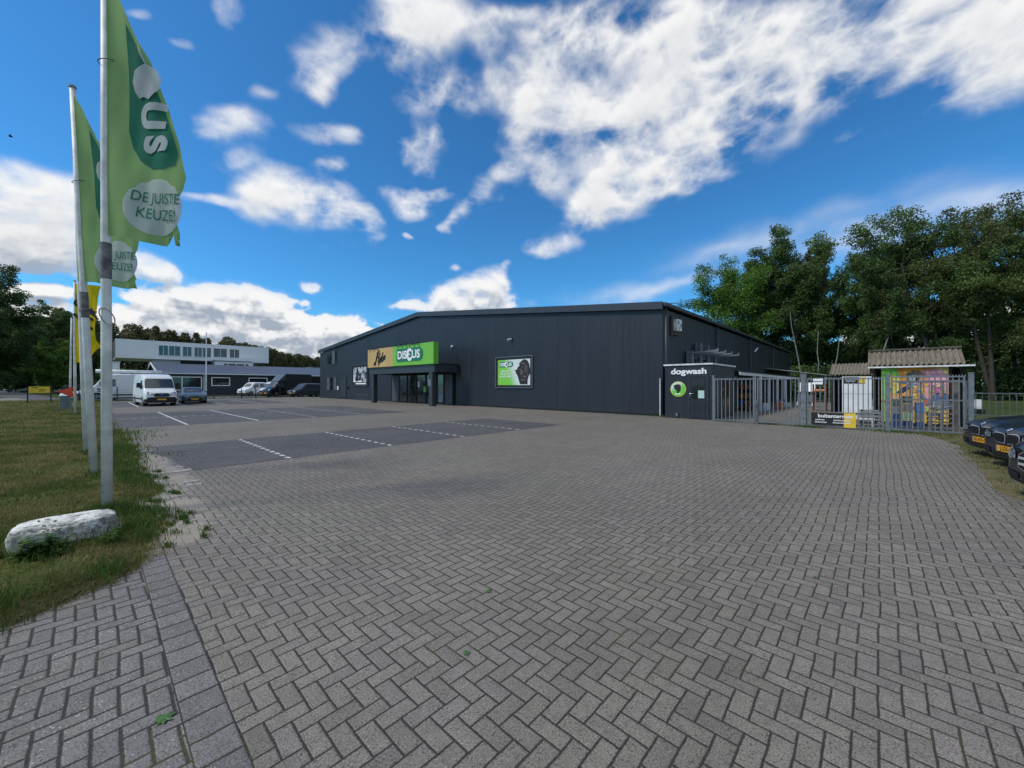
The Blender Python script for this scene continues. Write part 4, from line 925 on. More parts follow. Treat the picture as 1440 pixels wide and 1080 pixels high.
part(MB().box(-1.52,-.28,29.2,29.9,.05,2.1), 'cabinet_body', M['white'], cab)
part(MB().box(-1.53,-.27,29.19,29.2,1.12,1.13), 'seam', M['steel'], cab)
part(MB().box(-1.44,-.80,29.17,29.19,1.72,2.06), 'dark_header', M['ink'], cab)
part(MB().box(-.79,-.55,29.17,29.19,1.72,2.06), 'yellow_header', M['yellow'], cab)
part(MB().box(-1.40,-.85,29.16,29.168,1.93,1.97).box(-1.36,-.95,29.16,29.168,1.83,1.86), 'caption', M['letter_white'], cab)
# ================================================================ GOODS IN THE YARD
def crate(mb, x, y, z, w, d, h, m=0):
    t = .02; mb.box(x,x+w,y,y+d,z,z+.02,m)
    for k in range(3):
        a, b_ = z+.03+k*(h-.03)/3, z+.03+(k+.8)*(h-.03)/3
        mb.box(x,x+w,y,y+t,a,b_,m).box(x,x+w,y+d-t,y+d,a,b_,m).box(x,x+t,y+t,y+d-t,a,b_,m).box(x+w-t,x+w,y+t,y+d-t,a,b_,m)
    for xx in (x,x+w-.04):
        for yy in (y,y+d-.04): mb.box(xx+.002,xx+.038,yy+.002,yy+.038,z,z+h,m)
    return mb
M['blue'] = simple('blue_plastic', (.012,.06,.22), .5, 0, .15, 4); M['bluelt'] = simple('bright_blue_plastic', (.02,.16,.5), .5, 0, .15, 4)
M['greycr'] = simple('grey_plastic', (.2,.21,.22), .6, 0, .2, 4); M['greencr'] = simple('dark_green_plastic', (.02,.08,.06), .55, 0, .15, 4); M['mint'] = simple('mint_plastic', (.3,.55,.32), .55, 0, .15, 4)
k = 0
names = {'blue':'dark blue','bluelt':'bright blue','greycr':'grey','greencr':'dark green','mint':'mint green'}
for (x, z, w, h, mt, lb) in ((.36,0,.27,.28,'blue','dark blue crate at the bottom left of the stacks behind the right fence panel'),(.66,0,.27,.28,'blue','dark blue crate at the foot of the second stack behind the right fence panel'),
    (.36,.3,.27,.24,'blue','second dark blue crate up in the leftmost stack'),(.66,.3,.27,.3,'mint','mint green crate on a dark blue one in the second stack'),
    (.36,.56,.27,.22,'greycr','grey crate third up in the leftmost stack'),(.36,.8,.27,.3,'greencr','dark green crate topping the leftmost stack'),
    (.66,.62,.27,.3,'greycr','grey crate under the dark green one in the second stack'),(.66,.94,.27,.26,'greencr','dark green crate topping the second stack'),
    (.98,0,.24,.26,'blue','dark blue crate at the foot of the third stack'),(.98,.28,.24,.26,'greycr','grey crate in the middle of the third stack'),(.98,.56,.24,.42,'bluelt','bright blue tall crate topping the third stack')):
    o = crate(MB(), x, 20.65, z, w, .35, h).build('plastic_crate', M[mt]); tag(o, lb, 'crate', 'plastic crates stacked behind the fence')
for i,(x,y,z) in enumerate(((1.3,20.6,0),(1.3,20.6,.16),(1.3,20.6,.32),(1.3,20.6,.48))):
    m_ = MB()
    for q in range(3): m_.box(x+q*.3,x+q*.3+.08,y,y+.6,z,z+.09)
    for q in range(5): m_.box(x,x+.68,y+q*.13,y+q*.13+.09,z+.092,z+.115)
    tag(m_.build('pallet', simple('pallet_wood',(.22,.21,.2),.85,0,.3,5)), ['bottom pallet of the pile in front of the mural','second pallet up in the pile in front of the mural','third pallet up in the pile in front of the mural','top pallet of the pile in front of the mural'][i], 'pallet', 'pallets piled in front of the mural')
w_ = MB()
for i in range(9): w_.bar((1.25+rng.random()*.2,20.5+rng.random()*.4,.66+i*.035),(1.95-rng.random()*.15,20.6+rng.random()*.5,.7+i*.04+rng.random()*.08),.1,.03)
tag(w_.build('scrap_planks', simple('pale_planks',(.42,.42,.4),.8,0,.4,6)), 'pile of pale planks and rails thrown on top of the pallets', 'planks')
w_ = MB()
for q in range(4): w_.box(-.55,.12,20.3,20.36,.12+q*.13,.2+q*.13)
w_.box(-.5,-.44,20.36,20.9,.0,.64).box(.0,.06,20.36,20.9,0,.64).box(-.55,.12,20.36,20.9,.6,.64)
tag(w_.build('roll_container', M['greycr']), 'low grey slatted container left of the mural', 'container')
w_ = MB().box(-.8,-.1,20.1,20.7,.28,.34).box(-.75,-.7,20.1,20.15,0,.28).box(-.2,-.15,20.1,20.15,0,.28).bar((-.7,20.4,.34),(-.15,20.4,.75),.06,.04)
tag(w_.build('cart', M['white_old']), 'pale flat cart standing behind the fence panel', 'cart')
M['orange'] = simple('orange_crates', (.5,.13,.02), .6, 0, .3, 5); M['brownr'] = simple('brown_shelf', (.16,.055,.025), .7, 0, .35, 4)
sh_ = thing('garden_shelf', 'brown shelf of orange pots under the awning', 'shelf', (-5.9,28,0))
m_ = MB()
for z in (.1,.75,1.3): m_.box(-6.6,-5.5,28.2,28.9,z,z+.05)
m_.box(-6.6,-6.54,28.2,28.9,0,1.65).box(-5.56,-5.5,28.2,28.9,0,1.65).box(-6.54,-5.56,28.85,28.9,.15,1.65); part(m_, 'shelf_frame', M['brownr'], sh_)
m_ = MB()
for z in (.82,1.37):
    for i in range(3): m_.box(-6.5+i*.33,-6.22+i*.33,28.25,28.8,z,z+.3)
part(m_, 'orange_boxes', M['orange'], sh_)
for i,(x,y,mt) in enumerate(((-6.3,27.9,'bluelt'),(-5.95,27.9,'orange'),(-5.6,28.0,'greencr'),(-5.0,33.0,'bluelt'))):
    m_ = MB(); m_.tube([(x,y,0),(x,y,.3)],[.12,.17],12)
    o = thing('plant_pot', ['pot of blue flowers at the left of the orange shelf','pot of orange flowers in front of the shelf','green pot of leaves beside the shelf','pot of pale blue flowers farther back under the awning'][i], 'plant pot', (x,y,0), group='flower pots under the awning')
    part(m_, 'pot', M['brownr'], o, smooth=True)
    a = nr.rand(160)*6.28; rr_ = nr.rand(160)**.5*.22; z = .32+nr.rand(160)*.28
    blades('flowers', x+np.cos(a)*rr_, y+np.sin(a)*rr_, z, np.full(160,.09), np.full(160,.02), M[mt], 1.5, None, parent=o).matrix_parent_inverse = Matrix.Translation(-o.location)
for (x,y,w,d,h,mt,nm,lb,ct) in ((-4.95,31.0,.35,.3,.55,'orange','orange_bag','stack of orange net bags beside a white post','bag'),(-5.5,29.6,.3,.3,.45,'white','white_tub','white tub on the ground beside the orange bags','tub'),(-5.4,35,.7,.3,.3,'white_old','white_bench','low white bench far under the awning','bench')):
    tag(MB().cbox(x,x+w,y,y+d,0,h,.03).build(nm, M[mt]), lb, ct)
wr = thing('white_display_rack', 'white sloping display rack at the end of the awning', 'rack', (-4,36,0))
part(MB().bar((-4.4,35.5,.1),(-4.3,36.2,1.75),.04,.06).bar((-3.5,35.5,.1),(-3.4,36.2,1.75),.04,.06), 'rack_leg', M['white'], wr)
part(MB().add([(-4.4,35.9,1.15),(-3.4,35.9,1.15),(-3.35,36.2,1.8),(-4.3,36.2,1.8),(-4.4,35.95,1.13),(-3.4,35.95,1.13),(-3.35,36.25,1.78),(-4.3,36.25,1.78)], [(0,1,2,3),(4,7,6,5),(0,4,5,1),(1,5,6,2),(2,6,7,3),(3,7,4,0)]), 'board', M['white'], wr)
part(MB().box(-4.4,-3.4,35.6,36.0,.4,.9), 'bin', M['steel'], wr)
os_ = thing('orange_stand', 'orange wooden stand with dark shelves deep in the yard', 'stand', (-3,31,0))
m_ = MB().box(-3.05,-2.35,31,31.5,0,.04).box(-3.05,-3.0,31,31.5,.04,1.7).box(-2.4,-2.35,31,31.5,.04,1.7).box(-3.0,-2.4,31,31.5,1.2,1.26).box(-3.0,-2.4,31,31.5,.6,.64); part(m_, 'stand_frame', M['brownr'], os_)
part(MB().box(-3.0,-2.4,31.0,31.45,1.262,1.36), 'tray', simple('pale_orange',(.75,.3,.12),.6), os_)
# ================================================================ FLAGPOLES
RT = Vector((.7297,.6837,0)); TOW = Vector((.6837,-.7297,0))    # across the view and towards the viewer
FA = [(.0,0),(.145,.226),(.262,.479),(.371,.768),(.533,1.067),(.687,1.528),(.868,2.052),(1.003,2.549),(.976,2.712),(.90,2.87),(.872,2.98),(.90,3.06),(.87,3.12),(.885,3.22),(.85,3.25),(.858,3.38),(.825,3.29),(.80,3.36),(.79,3.24),(.755,3.10),(.728,2.99),(.722,3.12),(.705,3.22),(.708,3.345),(.678,3.372),(.425,3.336),(.217,3.28),(.0,3.263)]
def cloth_mat(name, col, tr=.5):
    g = NG(name); c = g.coord(); n = g.noise(c, 2.2, 4); col2 = g.mix(g.ramp(n,.3,.7), tuple(v*.88 for v in col), col)
    d = g.bsdf(col2, .75, 0, None, .15); t = g.n('ShaderNodeBsdfTranslucent'); g.l(col2, t.inputs[0]); m_ = g.n('ShaderNodeMixShader'); m_.inputs[0].default_value = tr
    g.l(d, m_.inputs[1]); g.l(t.outputs[0], m_.inputs[2]); return g.done(m_.outputs[0])
M['cloth_green'] = cloth_mat('green_flag_cloth', (.34,.52,.19)); M['cloth_dark'] = cloth_mat('dark_green_print', (.035,.25,.17)); M['cloth_white'] = cloth_mat('pale_flag_print', (.74,.78,.80))
M['cloth_yellow'] = cloth_mat('yellow_flag_cloth', (.78,.58,.01)); M['cloth_ink'] = cloth_mat('dark_flag_print', (.03,.028,.02), .1)
def fine(mb_shape, maxlen, parent, name, mt, fn):
    """triangulate 2-d shapes finely and send every vertex through fn(a,b)"""
    bm = bmesh.new(); vs, fs = mb_shape; V_ = [bm.verts.new((x,y,0)) for x,y in vs]
    for f in fs:
        try: bm.faces.new([V_[i] for i in f])
        except ValueError: pass
    bmesh.ops.triangulate(bm, faces=bm.faces)
    for _ in range(7):
        E_ = [e for e in bm.edges if e.calc_length() > maxlen]
        if not E_: break
        bmesh.ops.subdivide_edges(bm, edges=E_, cuts=1); bmesh.ops.triangulate(bm, faces=[f for f in bm.faces if len(f.verts) > 3])
    for v in bm.verts: v.co = fn(v.co.x, v.co.y)
    me = bpy.data.meshes.new(name); bm.to_mesh(me); bm.free(); me.materials.append(mt); me.polygons.foreach_set('use_smooth', [True]*len(me.polygons))
    o = link(name, me, parent); return o
def flagpole(base, ht, lean, r0, label, group='white flagpoles beside the lawn', dark=None, nrings=3):
    p = thing('flagpole', label, 'flagpole', base, group=group); top = Vector((0,0,ht))+RT*lean
    part0 = MB().tube([Vector((0,0,0)), top*.35, top*.7, top], [r0, r0*.95, r0*.86, r0*.74], 20).build('pole', M['white_old'], p, smooth=True)
    MB().tube([top, top+Vector((0,0,.03)), top+Vector((0,0,.05))], [r0*.95, r0*.95, r0*.5], 12).build('pole_cap', M['steel'], p)
    if dark:
        a, b = dark; MB().tube([top*(a/ht), top*((a+b)/2/ht), top*(b/ht)], [r0*.955+.002]*3, 20, cap=False).build('dark_sleeve', simple('grimy_sleeve',(.15,.145,.145),.6,0,.6,9), p, smooth=True)
    for z in (.28,.36):
        MB().disc(top*(z/ht)+TOW*(r0*.98)*1.0, 0, .008, TOW, 8, w=.006).build('bolt', M['steel_dark'], p)
    return p, top
def flag(base, ht, lean, label, top_drop, mats, outline, kind='pet', ph=0., sc=1.0, group='green shop flags'):
    b0 = Vector(base); tp = Vector((0,0,ht))+RT*lean; ax = tp.normalized()
    f = thing('shop_flag', label, 'flag', (b0.x,b0.y,ht-top_drop), group=group); O = b0+ax*(ht-top_drop)-f.location
    def fold(a, b): return .034*min(a/.25,1)*math.sin(a*8.5-b*2.2+ph)+.05*a*math.sin(b*2.6+ph+1)+.006*math.sin(a*21+b*5+ph)*min(a/.4,1)-.05*a
    def fn(d): return lambda a, b: O+RT*(a*sc+.03)-ax*(b*sc)+TOW*(fold(a,b)+d+.02)
    fine(shape2d(outline), .045, f, 'cloth', mats[0], fn(0)); return f, fn
def pet_print(f, fn):
    px = lambda P: [((x-151)*.00904,(y+25)*.00904) for x,y in P]
    lab = px([(181,46),(190,66),(206,97),(223,146),(241,196),(250,224),(248,240),(232,246),(212,243),(195,231),(184,213),(178.5,190),(177.5,150),(178.5,95)])
    fine(shape2d(lab), .035, f, 'logo_label', M['cloth_dark'], fn(.006))
    def rot(shp, cx, cy, s): vs, fs = shp; return [((cx-151)*.00904+y*s, (cy+25)*.00904+x*s) for x,y in vs], fs
    for ch, cx, cy, k_ in (('U',212,170,1.15),('S',217,210,1.05)): fine(rot(text2d(ch, 1, .055, k_), cx, cy, .42), .03, f, 'letter', M['cloth_white'], fn(.016))
    fine(shape2d([((205+y*36-151)*.00904, (122+x*46+25)*.00904) for x,y in [(-.5,0),(-.38,.36),(-.1,.52),(.2,.5),(.35,.36),(.1,.3),(.0,.15),(.15,.05),(.42,.02),(.55,.12),(.45,-.12),(.5,-.3),(.3,-.46),(.0,-.55),(-.3,-.42)]]), .05, f, 'animal_emblem', M['cloth_white'], fn(.016))
    fine(shape2d(px([(196,72),(199,80),(206,98),(210,106),(207,103),(201,92),(197,82)])), .05, f, 'letter', M['cloth_white'], fn(.011))
    ci = ell((217-151)*.00904, (296+25)*.00904, .365, .345, 30)
    ci = [(a*1.0, b+(.02*math.sin(a*40) if b < 2.75 else 0)) for a, b in ci]
    fine(shape2d(ci), .035, f, 'white_disc', M['cloth_white'], fn(.006))
    def up(shp, cx, cy, s, ang): 
        ca, sa = math.cos(ang), math.sin(ang); vs, fs = shp; return [((cx-151)*.00904+(x*ca+y*sa)*s, (cy+25)*.00904+(x*sa-y*ca)*s) for x,y in vs], fs
    fine(up(text2d('DE JUISTE', 1, .0, .82), 221, 285, .180, .13), .03, f, 'lettering', M['cloth_dark'], fn(.016))
    fine(up(text2d('KEUZE!', 1, .0, .85), 220, 307, .185, .13), .03, f, 'lettering', M['cloth_dark'], fn(.016))
B1, B2, B3, B4, B5 = (-7.03,.11,.0), (-9.82,.0,.0), (-13.0,-.12,0), (-30.66,-.69,0), (-37.94,-1.09,0)
flagpole(B1, 6.85, -.05, .053, 'nearest white flagpole, standing behind the boulder', dark=(2.93,3.38))
flagpole(B2, 6.72, -.40, .053, 'leaning white flagpole, second from the boulder', dark=(2.76,3.2))
flagpole(B3, 6.7, -.28, .053, 'white flagpole half hidden behind the leaning one')
flagpole(B4, 7.05, -.06, .06, 'distant white flagpole carrying the yellow flag')
flagpole(B5, 5.95, .1, .055, 'farthest short white flagpole on the left with no flag')
f1, fn1 = flag(B1, 6.85, -.05, 'large torn green shop flag on the nearest flagpole', .12, [M['cloth_green']], FA); pet_print(f1, fn1)
f2, fn2 = flag(B2, 6.72, -.40, 'torn green shop flag on the leaning second flagpole', .12, [M['cloth_green']], [(a if a > .01 else -.09, b) if b > .3 else (a,b) for a,b in FA], ph=.35, sc=.985); pet_print(f2, fn2)
YA = [(0,0),(1.35,.12),(1.2,.35),(1.12,.8),(1.07,1.4),(1.02,2.1),(1.0,2.7),(1.02,2.95),(1.2,3.2),(1.2,3.32),(1.1,3.42),(.5,3.5),(.45,4.1),(.02,4.15)]
f3, fn3 = flag(B4, 7.05, -.06, 'yellow shop flag with dark script on a distant flagpole', .12, [M['cloth_yellow']], YA, ph=1., group=None)
vs, fs = stroke2d(HUBO, .05); fine(([(.55+y*.95, 1.55+x*1.5) for x,y in vs], fs), .15, f3, 'lettering', M['cloth_ink'], fn3(.03))
fine(shape2d([(.1,.55),(.45,.55),(.45,1.0),(.1,1.0)]), .2, f3, 'print', simple('grey_print',(.2,.19,.15),.8), fn3(.03))
for (b, ht, ln, hs, who) in ((B1,6.85,-.05,(2.45,5.65),'nearest flagpole'),(B2,6.72,-.4,(2.9,5.1),'leaning flagpole')):
    for i, z in enumerate(hs):
        m_ = MB(); c = Vector(b)+(Vector((0,0,ht))+RT*ln)*(z/ht); pts = []
        for k in range(15):
            g_ = 2*math.pi*k/14; q = (.12 if (i == 0 and b is B1) else .085); pts.append((c+RT*(math.cos(g_)*.10+.07)+TOW*.06+Vector((0,0,.09*math.sin(g_)-.06*math.cos(g_)))) if q > .1 else (c+RT*(math.cos(g_)*q+.02)+TOW*math.sin(g_)*.08+Vector((0,0,.03*math.sin(g_+2.4)))))
        m_.tube(pts, .006, 6); tag(m_.build('rope_loop', M['steel_dark']), ('lower' if i == 0 else 'upper')+' dark rope loop around the '+who, 'rope', 'rope loops round the flagpoles')
# ================================================================ BOULDER
def boulder():
    bm = bmesh.new(); bmesh.ops.create_icosphere(bm, subdivisions=5, radius=1)
    from mathutils import noise as mn
    for v in bm.verts:
        p = v.co.copy(); q = Vector([math.copysign(abs(c)**.50, c) for c in p])
        n = mn.fractal(p*1.2+Vector((3,1,2)), 1, 2, 4)*.10+mn.noise(p*5)*.022+mn.noise(p*14)*.012
        v.co = Vector((q.x*.21, q.y*.355, q.z*.145))*(1+n)+Vector((0,0,.13)); 
    me = bpy.data.meshes.new('boulder'); bm.to_mesh(me); bm.free(); me.polygons.foreach_set('use_smooth', [True]*len(me.polygons))
    g = NG('weathered_whitewashed_stone'); P = g.coord(); n = g.noise(P, 7, 8, .72); n2 = g.noise(P, 2.2, 5, .6)
    c = g.mix(g.ramp(n,.34,.54), (.13,.125,.105), (.74,.72,.67)); c = g.mix(g.ramp(n2,.52,.66), c, (.17,.165,.14)); c = g.mix(g.ramp(g.noise(P,4.3,6,.7),.57,.66), c, (.78,.78,.75))
    c = g.mix(g.ramp(g.noise(P,11,4),.60,.72), c, (.07,.08,.04))
    me.materials.append(g.done(g.bsdf(c, .9, 0, g.bump(n,.8,.03)))); o = link('boulder', me); o.location = (-5.98,-.19,0); o.rotation_euler = (0,0,.05)
    tag(o, 'long weathered whitewashed boulder lying at the foot of the nearest flagpole', 'boulder')
boulder()
def leaf_weed(loc, n, h, label, sz=.05, mt=None):
    t = thing('leafy_weed', label, 'weed', loc, group='leafy weeds by the boulder'); V = []; F = []
    for s in range(n):
        a = rng.random()*6.28; l = rng.uniform(.4,1)*h; dx, dy = math.cos(a)*l*.35, math.sin(a)*l*.35
        for k in range(7):
            f_ = (k+1)/7; p = Vector((dx*f_, dy*f_, l*f_)); b = rng.random()*6.28; d = Vector((math.cos(b), math.sin(b), rng.uniform(-.3,.5))).normalized(); sd = d.cross(Vector((0,0,1))).normalized(); L_ = sz*rng.uniform(.7,1.4)*(1.2-.6*f_)
            i = len(V); V += [p, p+d*L_*.5+sd*L_*.28, p+d*L_+Vector((0,0,-.1*L_)), p+d*L_*.5-sd*L_*.28]; F.append((i,i+1,i+2,i+3))
    MB().add(V, F).build('leaves', mt or M['greengrass'], t)
    m_ = MB()
    return t
for lc, n, h, lb, sz in (((-5.52,-.36,.0),44,.27,'dark leafy weed against the front of the boulder',.11),((-5.42,-.20,.0),16,.16,'low pale-leaved weed in front of the boulder',.05),((-5.58,-.22,0),20,.42,'taller feathery weed rising before the middle of the boulder',.06),((-5.5,.10,0),30,.2,'bushy weed at the right end of the boulder',.05),((-5.75,-.62,0),10,.16,'dark weed at the left end of the boulder',.06)): leaf_weed(lc, n, h, lb, sz)
def fallen(loc, ang, s, label):
    pts = [(0,-.5),(.12,-.2),(.42,-.25),(.3,.0),(.5,.15),(.22,.2),(.15,.45),(0,.6),(-.12,.4),(-.3,.42),(-.25,.15),(-.5,.05),(-.28,-.08),(-.35,-.3),(-.1,-.22)]
    ca, sa = math.cos(ang), math.sin(ang); vs = [(loc[0]+(x*ca-y*sa)*s, loc[1]+(x*sa+y*ca)*s, .006+.02*s*4*(x*x+y*y)) for x,y in pts]+[(loc[0],loc[1],.012)]
    n = len(pts); tag(MB().add(vs, [(i,(i+1)%n,n) for i in range(n)]).build('fallen_leaf', M['leaf_green']), label, 'leaf', 'green leaves fallen on the paving')
M['leaf_green'] = simple('fresh_leaf', (.05,.13,.02), .55, 0, .3, 30)
fallen((-2.208,2.09),.4,.055,'small fallen green leaf in the centre of the yard, farther of the middle two'); fallen((-1.794,1.518),1.2,.05,'small dark green sprig on the paving nearest the bottom centre'); fallen((-2.497,.235),2.2,.09,'large green leaf lying on the edge course at the bottom left'); fallen((-.386,4.104),.2,.05,'tiny green leaf on the right part of the yard')
tag(MB().tube([(-2.46,4.18,.006),(-2.2,4.1,.009),(-1.99,3.96,.006)], .0022, 5).build('straw', M['concrete']), 'thin pale straw lying on the paving in the middle of the yard', 'straw')
bk = thing('bicycle_rack', 'low grey hoop bicycle rack against the wall left of the entrance', 'bicycle rack', (-39,19.4,0))
for i in range(9):
    x = -41.2+i*.5
    if -38.3 < x < -38: continue
    part(MB().tube([(x,19.3,.02),(x,19.35,.62),(x+.1,19.4,.74),(x+.2,19.45,.62),(x+.2,19.5,.02)], .016, 6), 'hoop', M['steel'], bk)
part(MB().bar((-41.3,19.42,.03),(-36.9,19.42,.03),.04,.04), 'base_rail', M['steel'], bk)
# ================================================================ VEHICLES
def paint(name, col, rough=.28, metal=.0):
    g = NG(name); c = g.coord(); n = g.noise(c, 2.5, 4); d = g.noise(c, 30, 3)
    cc = g.mix(g.ramp(n,.3,.7), tuple(v*.93 for v in col), col); s_ = g.n('ShaderNodeSeparateXYZ'); g.l(c, s_.inputs[0])
    dirt = g.m('MULTIPLY', g.ramp(s_.outputs[2], .5, .1), g.ramp(d,.3,.7,.04,.2)); cc = g.mix(dirt, cc, (.09,.08,.07))
    return g.done(g.bsdf(cc, g.m('ADD', g.m('MULTIPLY', dirt, .5), rough), metal, None, .35, .2))
PA = {'navy': paint('navy_paint', (.008,.011,.021), .22, .2), 'black': paint('black_car_paint', (.01,.011,.013), .25, .2), 'charcoal': paint('charcoal_paint', (.014,.017,.023), .22, .3),
      'white': paint('white_car_paint', (.72,.74,.75), .3), 'slate': paint('slate_blue_paint', (.10,.125,.145), .3, .4), 'grey': paint('grey_car_paint', (.09,.095,.10), .35, .3), 'blue': paint('blue_car_paint', (.02,.09,.3), .3)}
g = NG('headlamp'); c = g.coord(); M['lamp'] = g.done(g.bsdf(g.mix(g.ramp(g.noise(c,14,3),.4,.6), (.10,.11,.12), (.42,.45,.48)), .12, .3, None, .8, .8))
M['bright'] = simple('bright_trim', (.62,.64,.67), .3, .4, .05, 3)
M['redlamp'] = simple('tail_lamp', (.3,.01,.01), .25, 0, .1)
SEDAN = [(0,.60,.27,.52,.56,.64,.44,.695,.71),(-.05,.74,.21,.60,.68,.70,.50,.75,.765),(-.18,.855,.18,.67,.77,.765,.56,.80,.815),(-.45,.895,.17,.72,.80,.83,.58,.865,.88),(-.85,.905,.17,.76,.82,.88,.58,.92,.935),
  (-1.35,.91,.17,.81,.83,.94,.60,.98,.99),(-1.52,.91,.17,.83,.83,.955,.66,1.0,1.01),(-1.9,.91,.17,.86,.80,1.02,.66,1.19,1.23),(-2.3,.91,.17,.88,.79,1.05,.60,1.37,1.41),(-2.85,.91,.17,.89,.79,1.06,.60,1.40,1.44),
  (-3.4,.91,.17,.90,.79,1.06,.58,1.35,1.39),(-3.85,.91,.18,.91,.78,1.04,.60,1.19,1.22),(-4.15,.90,.2,.91,.76,1.01,.60,1.05,1.06),(-4.5,.87,.25,.88,.74,.98,.58,1.0,1.01),(-4.64,.78,.32,.78,.66,.9,.5,.93,.94),(-4.7,.6,.4,.7,.52,.8,.4,.84,.85)]
VAN = [(0,.72,.38,.68,.66,.80,.55,.86,.88),(-.08,.90,.26,.84,.84,.97,.68,1.02,1.04),(-.4,.98,.22,1.0,.92,1.12,.74,1.17,1.2),(-.75,.99,.22,1.1,.93,1.26,.82,1.33,1.36),(-1.0,.99,.22,1.15,.94,1.42,.86,1.66,1.72),
  (-1.35,.99,.2,1.2,.95,1.5,.85,2.14,2.22),(-1.85,.99,.2,1.2,.96,1.5,.84,2.33,2.42),(-2.4,.99,.2,1.2,.97,1.5,.87,2.42,2.5),(-4,.99,.2,1.2,.97,1.5,.87,2.42,2.5),(-5.3,.99,.2,1.2,.97,1.5,.87,2.40,2.48),(-5.5,.96,.26,1.2,.94,1.5,.84,2.3,2.40)]
MPV = [(0,.6,.36,.6,.56,.68,.45,.74,.76),(-.08,.80,.26,.72,.74,.82,.55,.87,.89),(-.4,.88,.2,.84,.82,.96,.64,1.0,1.02),(-.85,.90,.2,.94,.84,1.08,.68,1.13,1.15),(-1.25,.90,.2,1.0,.84,1.2,.72,1.4,1.45),
  (-1.75,.90,.2,1.02,.84,1.25,.72,1.76,1.82),(-2.3,.90,.2,1.04,.85,1.3,.74,1.84,1.9),(-3.6,.90,.2,1.04,.85,1.3,.74,1.84,1.9),(-4.3,.89,.22,1.04,.84,1.3,.72,1.8,1.86),(-4.42,.84,.3,1.0,.8,1.25,.68,1.68,1.74)]
PICK = [(0,.66,.36,.68,.6,.78,.5,.84,.86),(-.08,.86,.26,.82,.8,.93,.62,.98,1.0),(-.4,.95,.22,.95,.88,1.06,.7,1.11,1.13),(-.8,.96,.22,1.05,.9,1.2,.76,1.26,1.28),(-1.15,.96,.22,1.1,.9,1.35,.78,1.6,1.66),
  (-1.55,.96,.22,1.12,.91,1.4,.79,1.95,2.0),(-2.0,.96,.22,1.12,.92,1.42,.8,2.02,2.08),(-3.2,.96,.22,1.12,.92,1.42,.8,2.02,2.08),(-3.5,.95,.24,1.1,.9,1.4,.78,1.98,2.04)]
def loft(st, nx, nt):
    st = [s for s in st]; xs = [-s[0] for s in st]
    def prof(p):
        w, b, be, ws, zs, wr, zr, tp = p
        return [(0,b),(.7*w,b),(.96*w,b+.07),(w,(b+be)/2),(w*.985,be),(ws,zs),(wr,zr),(wr*.55,tp-.012),(0,tp)]
    PR = np.array([[c for q in prof(s[1:]) for c in q] for s in st])
    T = np.concatenate([np.linspace(xs[0], xs[2], 7)[:-1], np.linspace(xs[2], xs[-2], nx)[:-1], np.linspace(xs[-2], xs[-1], 4)])
    def cr(xk, Yk, t):                     # monotone-ish cubic (finite-difference Hermite)
        d = np.zeros_like(Yk); h = np.diff(xk)[:, None]; s_ = np.diff(Yk, axis=0)/h
        d[1:-1] = np.where(s_[:-1]*s_[1:] > 0, 2*s_[:-1]*s_[1:]/(s_[:-1]+s_[1:]+1e-12), 0); d[0] = s_[0]; d[-1] = s_[-1]
        i = np.clip(np.searchsorted(xk, t)-1, 0, len(xk)-2); hh = (xk[i+1]-xk[i])[:, None]; u = ((t-xk[i])[:, None])/hh
        return Yk[i]*(1+2*u)*(1-u)**2+d[i]*hh*u*(1-u)**2+Yk[i+1]*u*u*(3-2*u)+d[i+1]*hh*u*u*(u-1)
    PP = cr(np.array(xs, float), PR, T).reshape(len(T), 9, 2)
    rows = []
    for k, t in enumerate(T):
        half = []
        P = PP[k]
        for i in range(8):
            p0, p1, p2, p3 = P[max(i-1,0)], P[i], P[i+1], P[min(i+2,8)]
            for q in range(nt):
                u = q/nt; half.append(.5*(2*p1+(-p0+p2)*u*.8+(2*p0-5*p1+4*p2-p3)*u*u*.8+(-p0+3*p1-3*p2+p3)*u**3*.8)+ (p2-p1)*(u*.2) - .2*p1*0 if False else (p1*(1-u)+p2*u)*.45+.55*.5*(2*p1+(-p0+p2)*u+(2*p0-5*p1+4*p2-p3)*u*u+(-p0+3*p1-3*p2+p3)*u**3))
        half.append(P[8])
        full = [(-t, y, z) for y, z in half]+[(-t, -y, z) for y, z in half[-2:0:-1]]
        rows.append(full)
    n = len(rows[0]); V = [v for r in rows for v in r]; F = []
    for a in range(len(rows)-1):
        for b in range(n):
            c = (b+1)%n; F.append((a*n+b, a*n+c, (a+1)*n+c, (a+1)*n+b))
    F.append(tuple(range(n-1,-1,-1))); F.append(tuple((len(rows)-1)*n+b for b in range(n)))
    return V, F
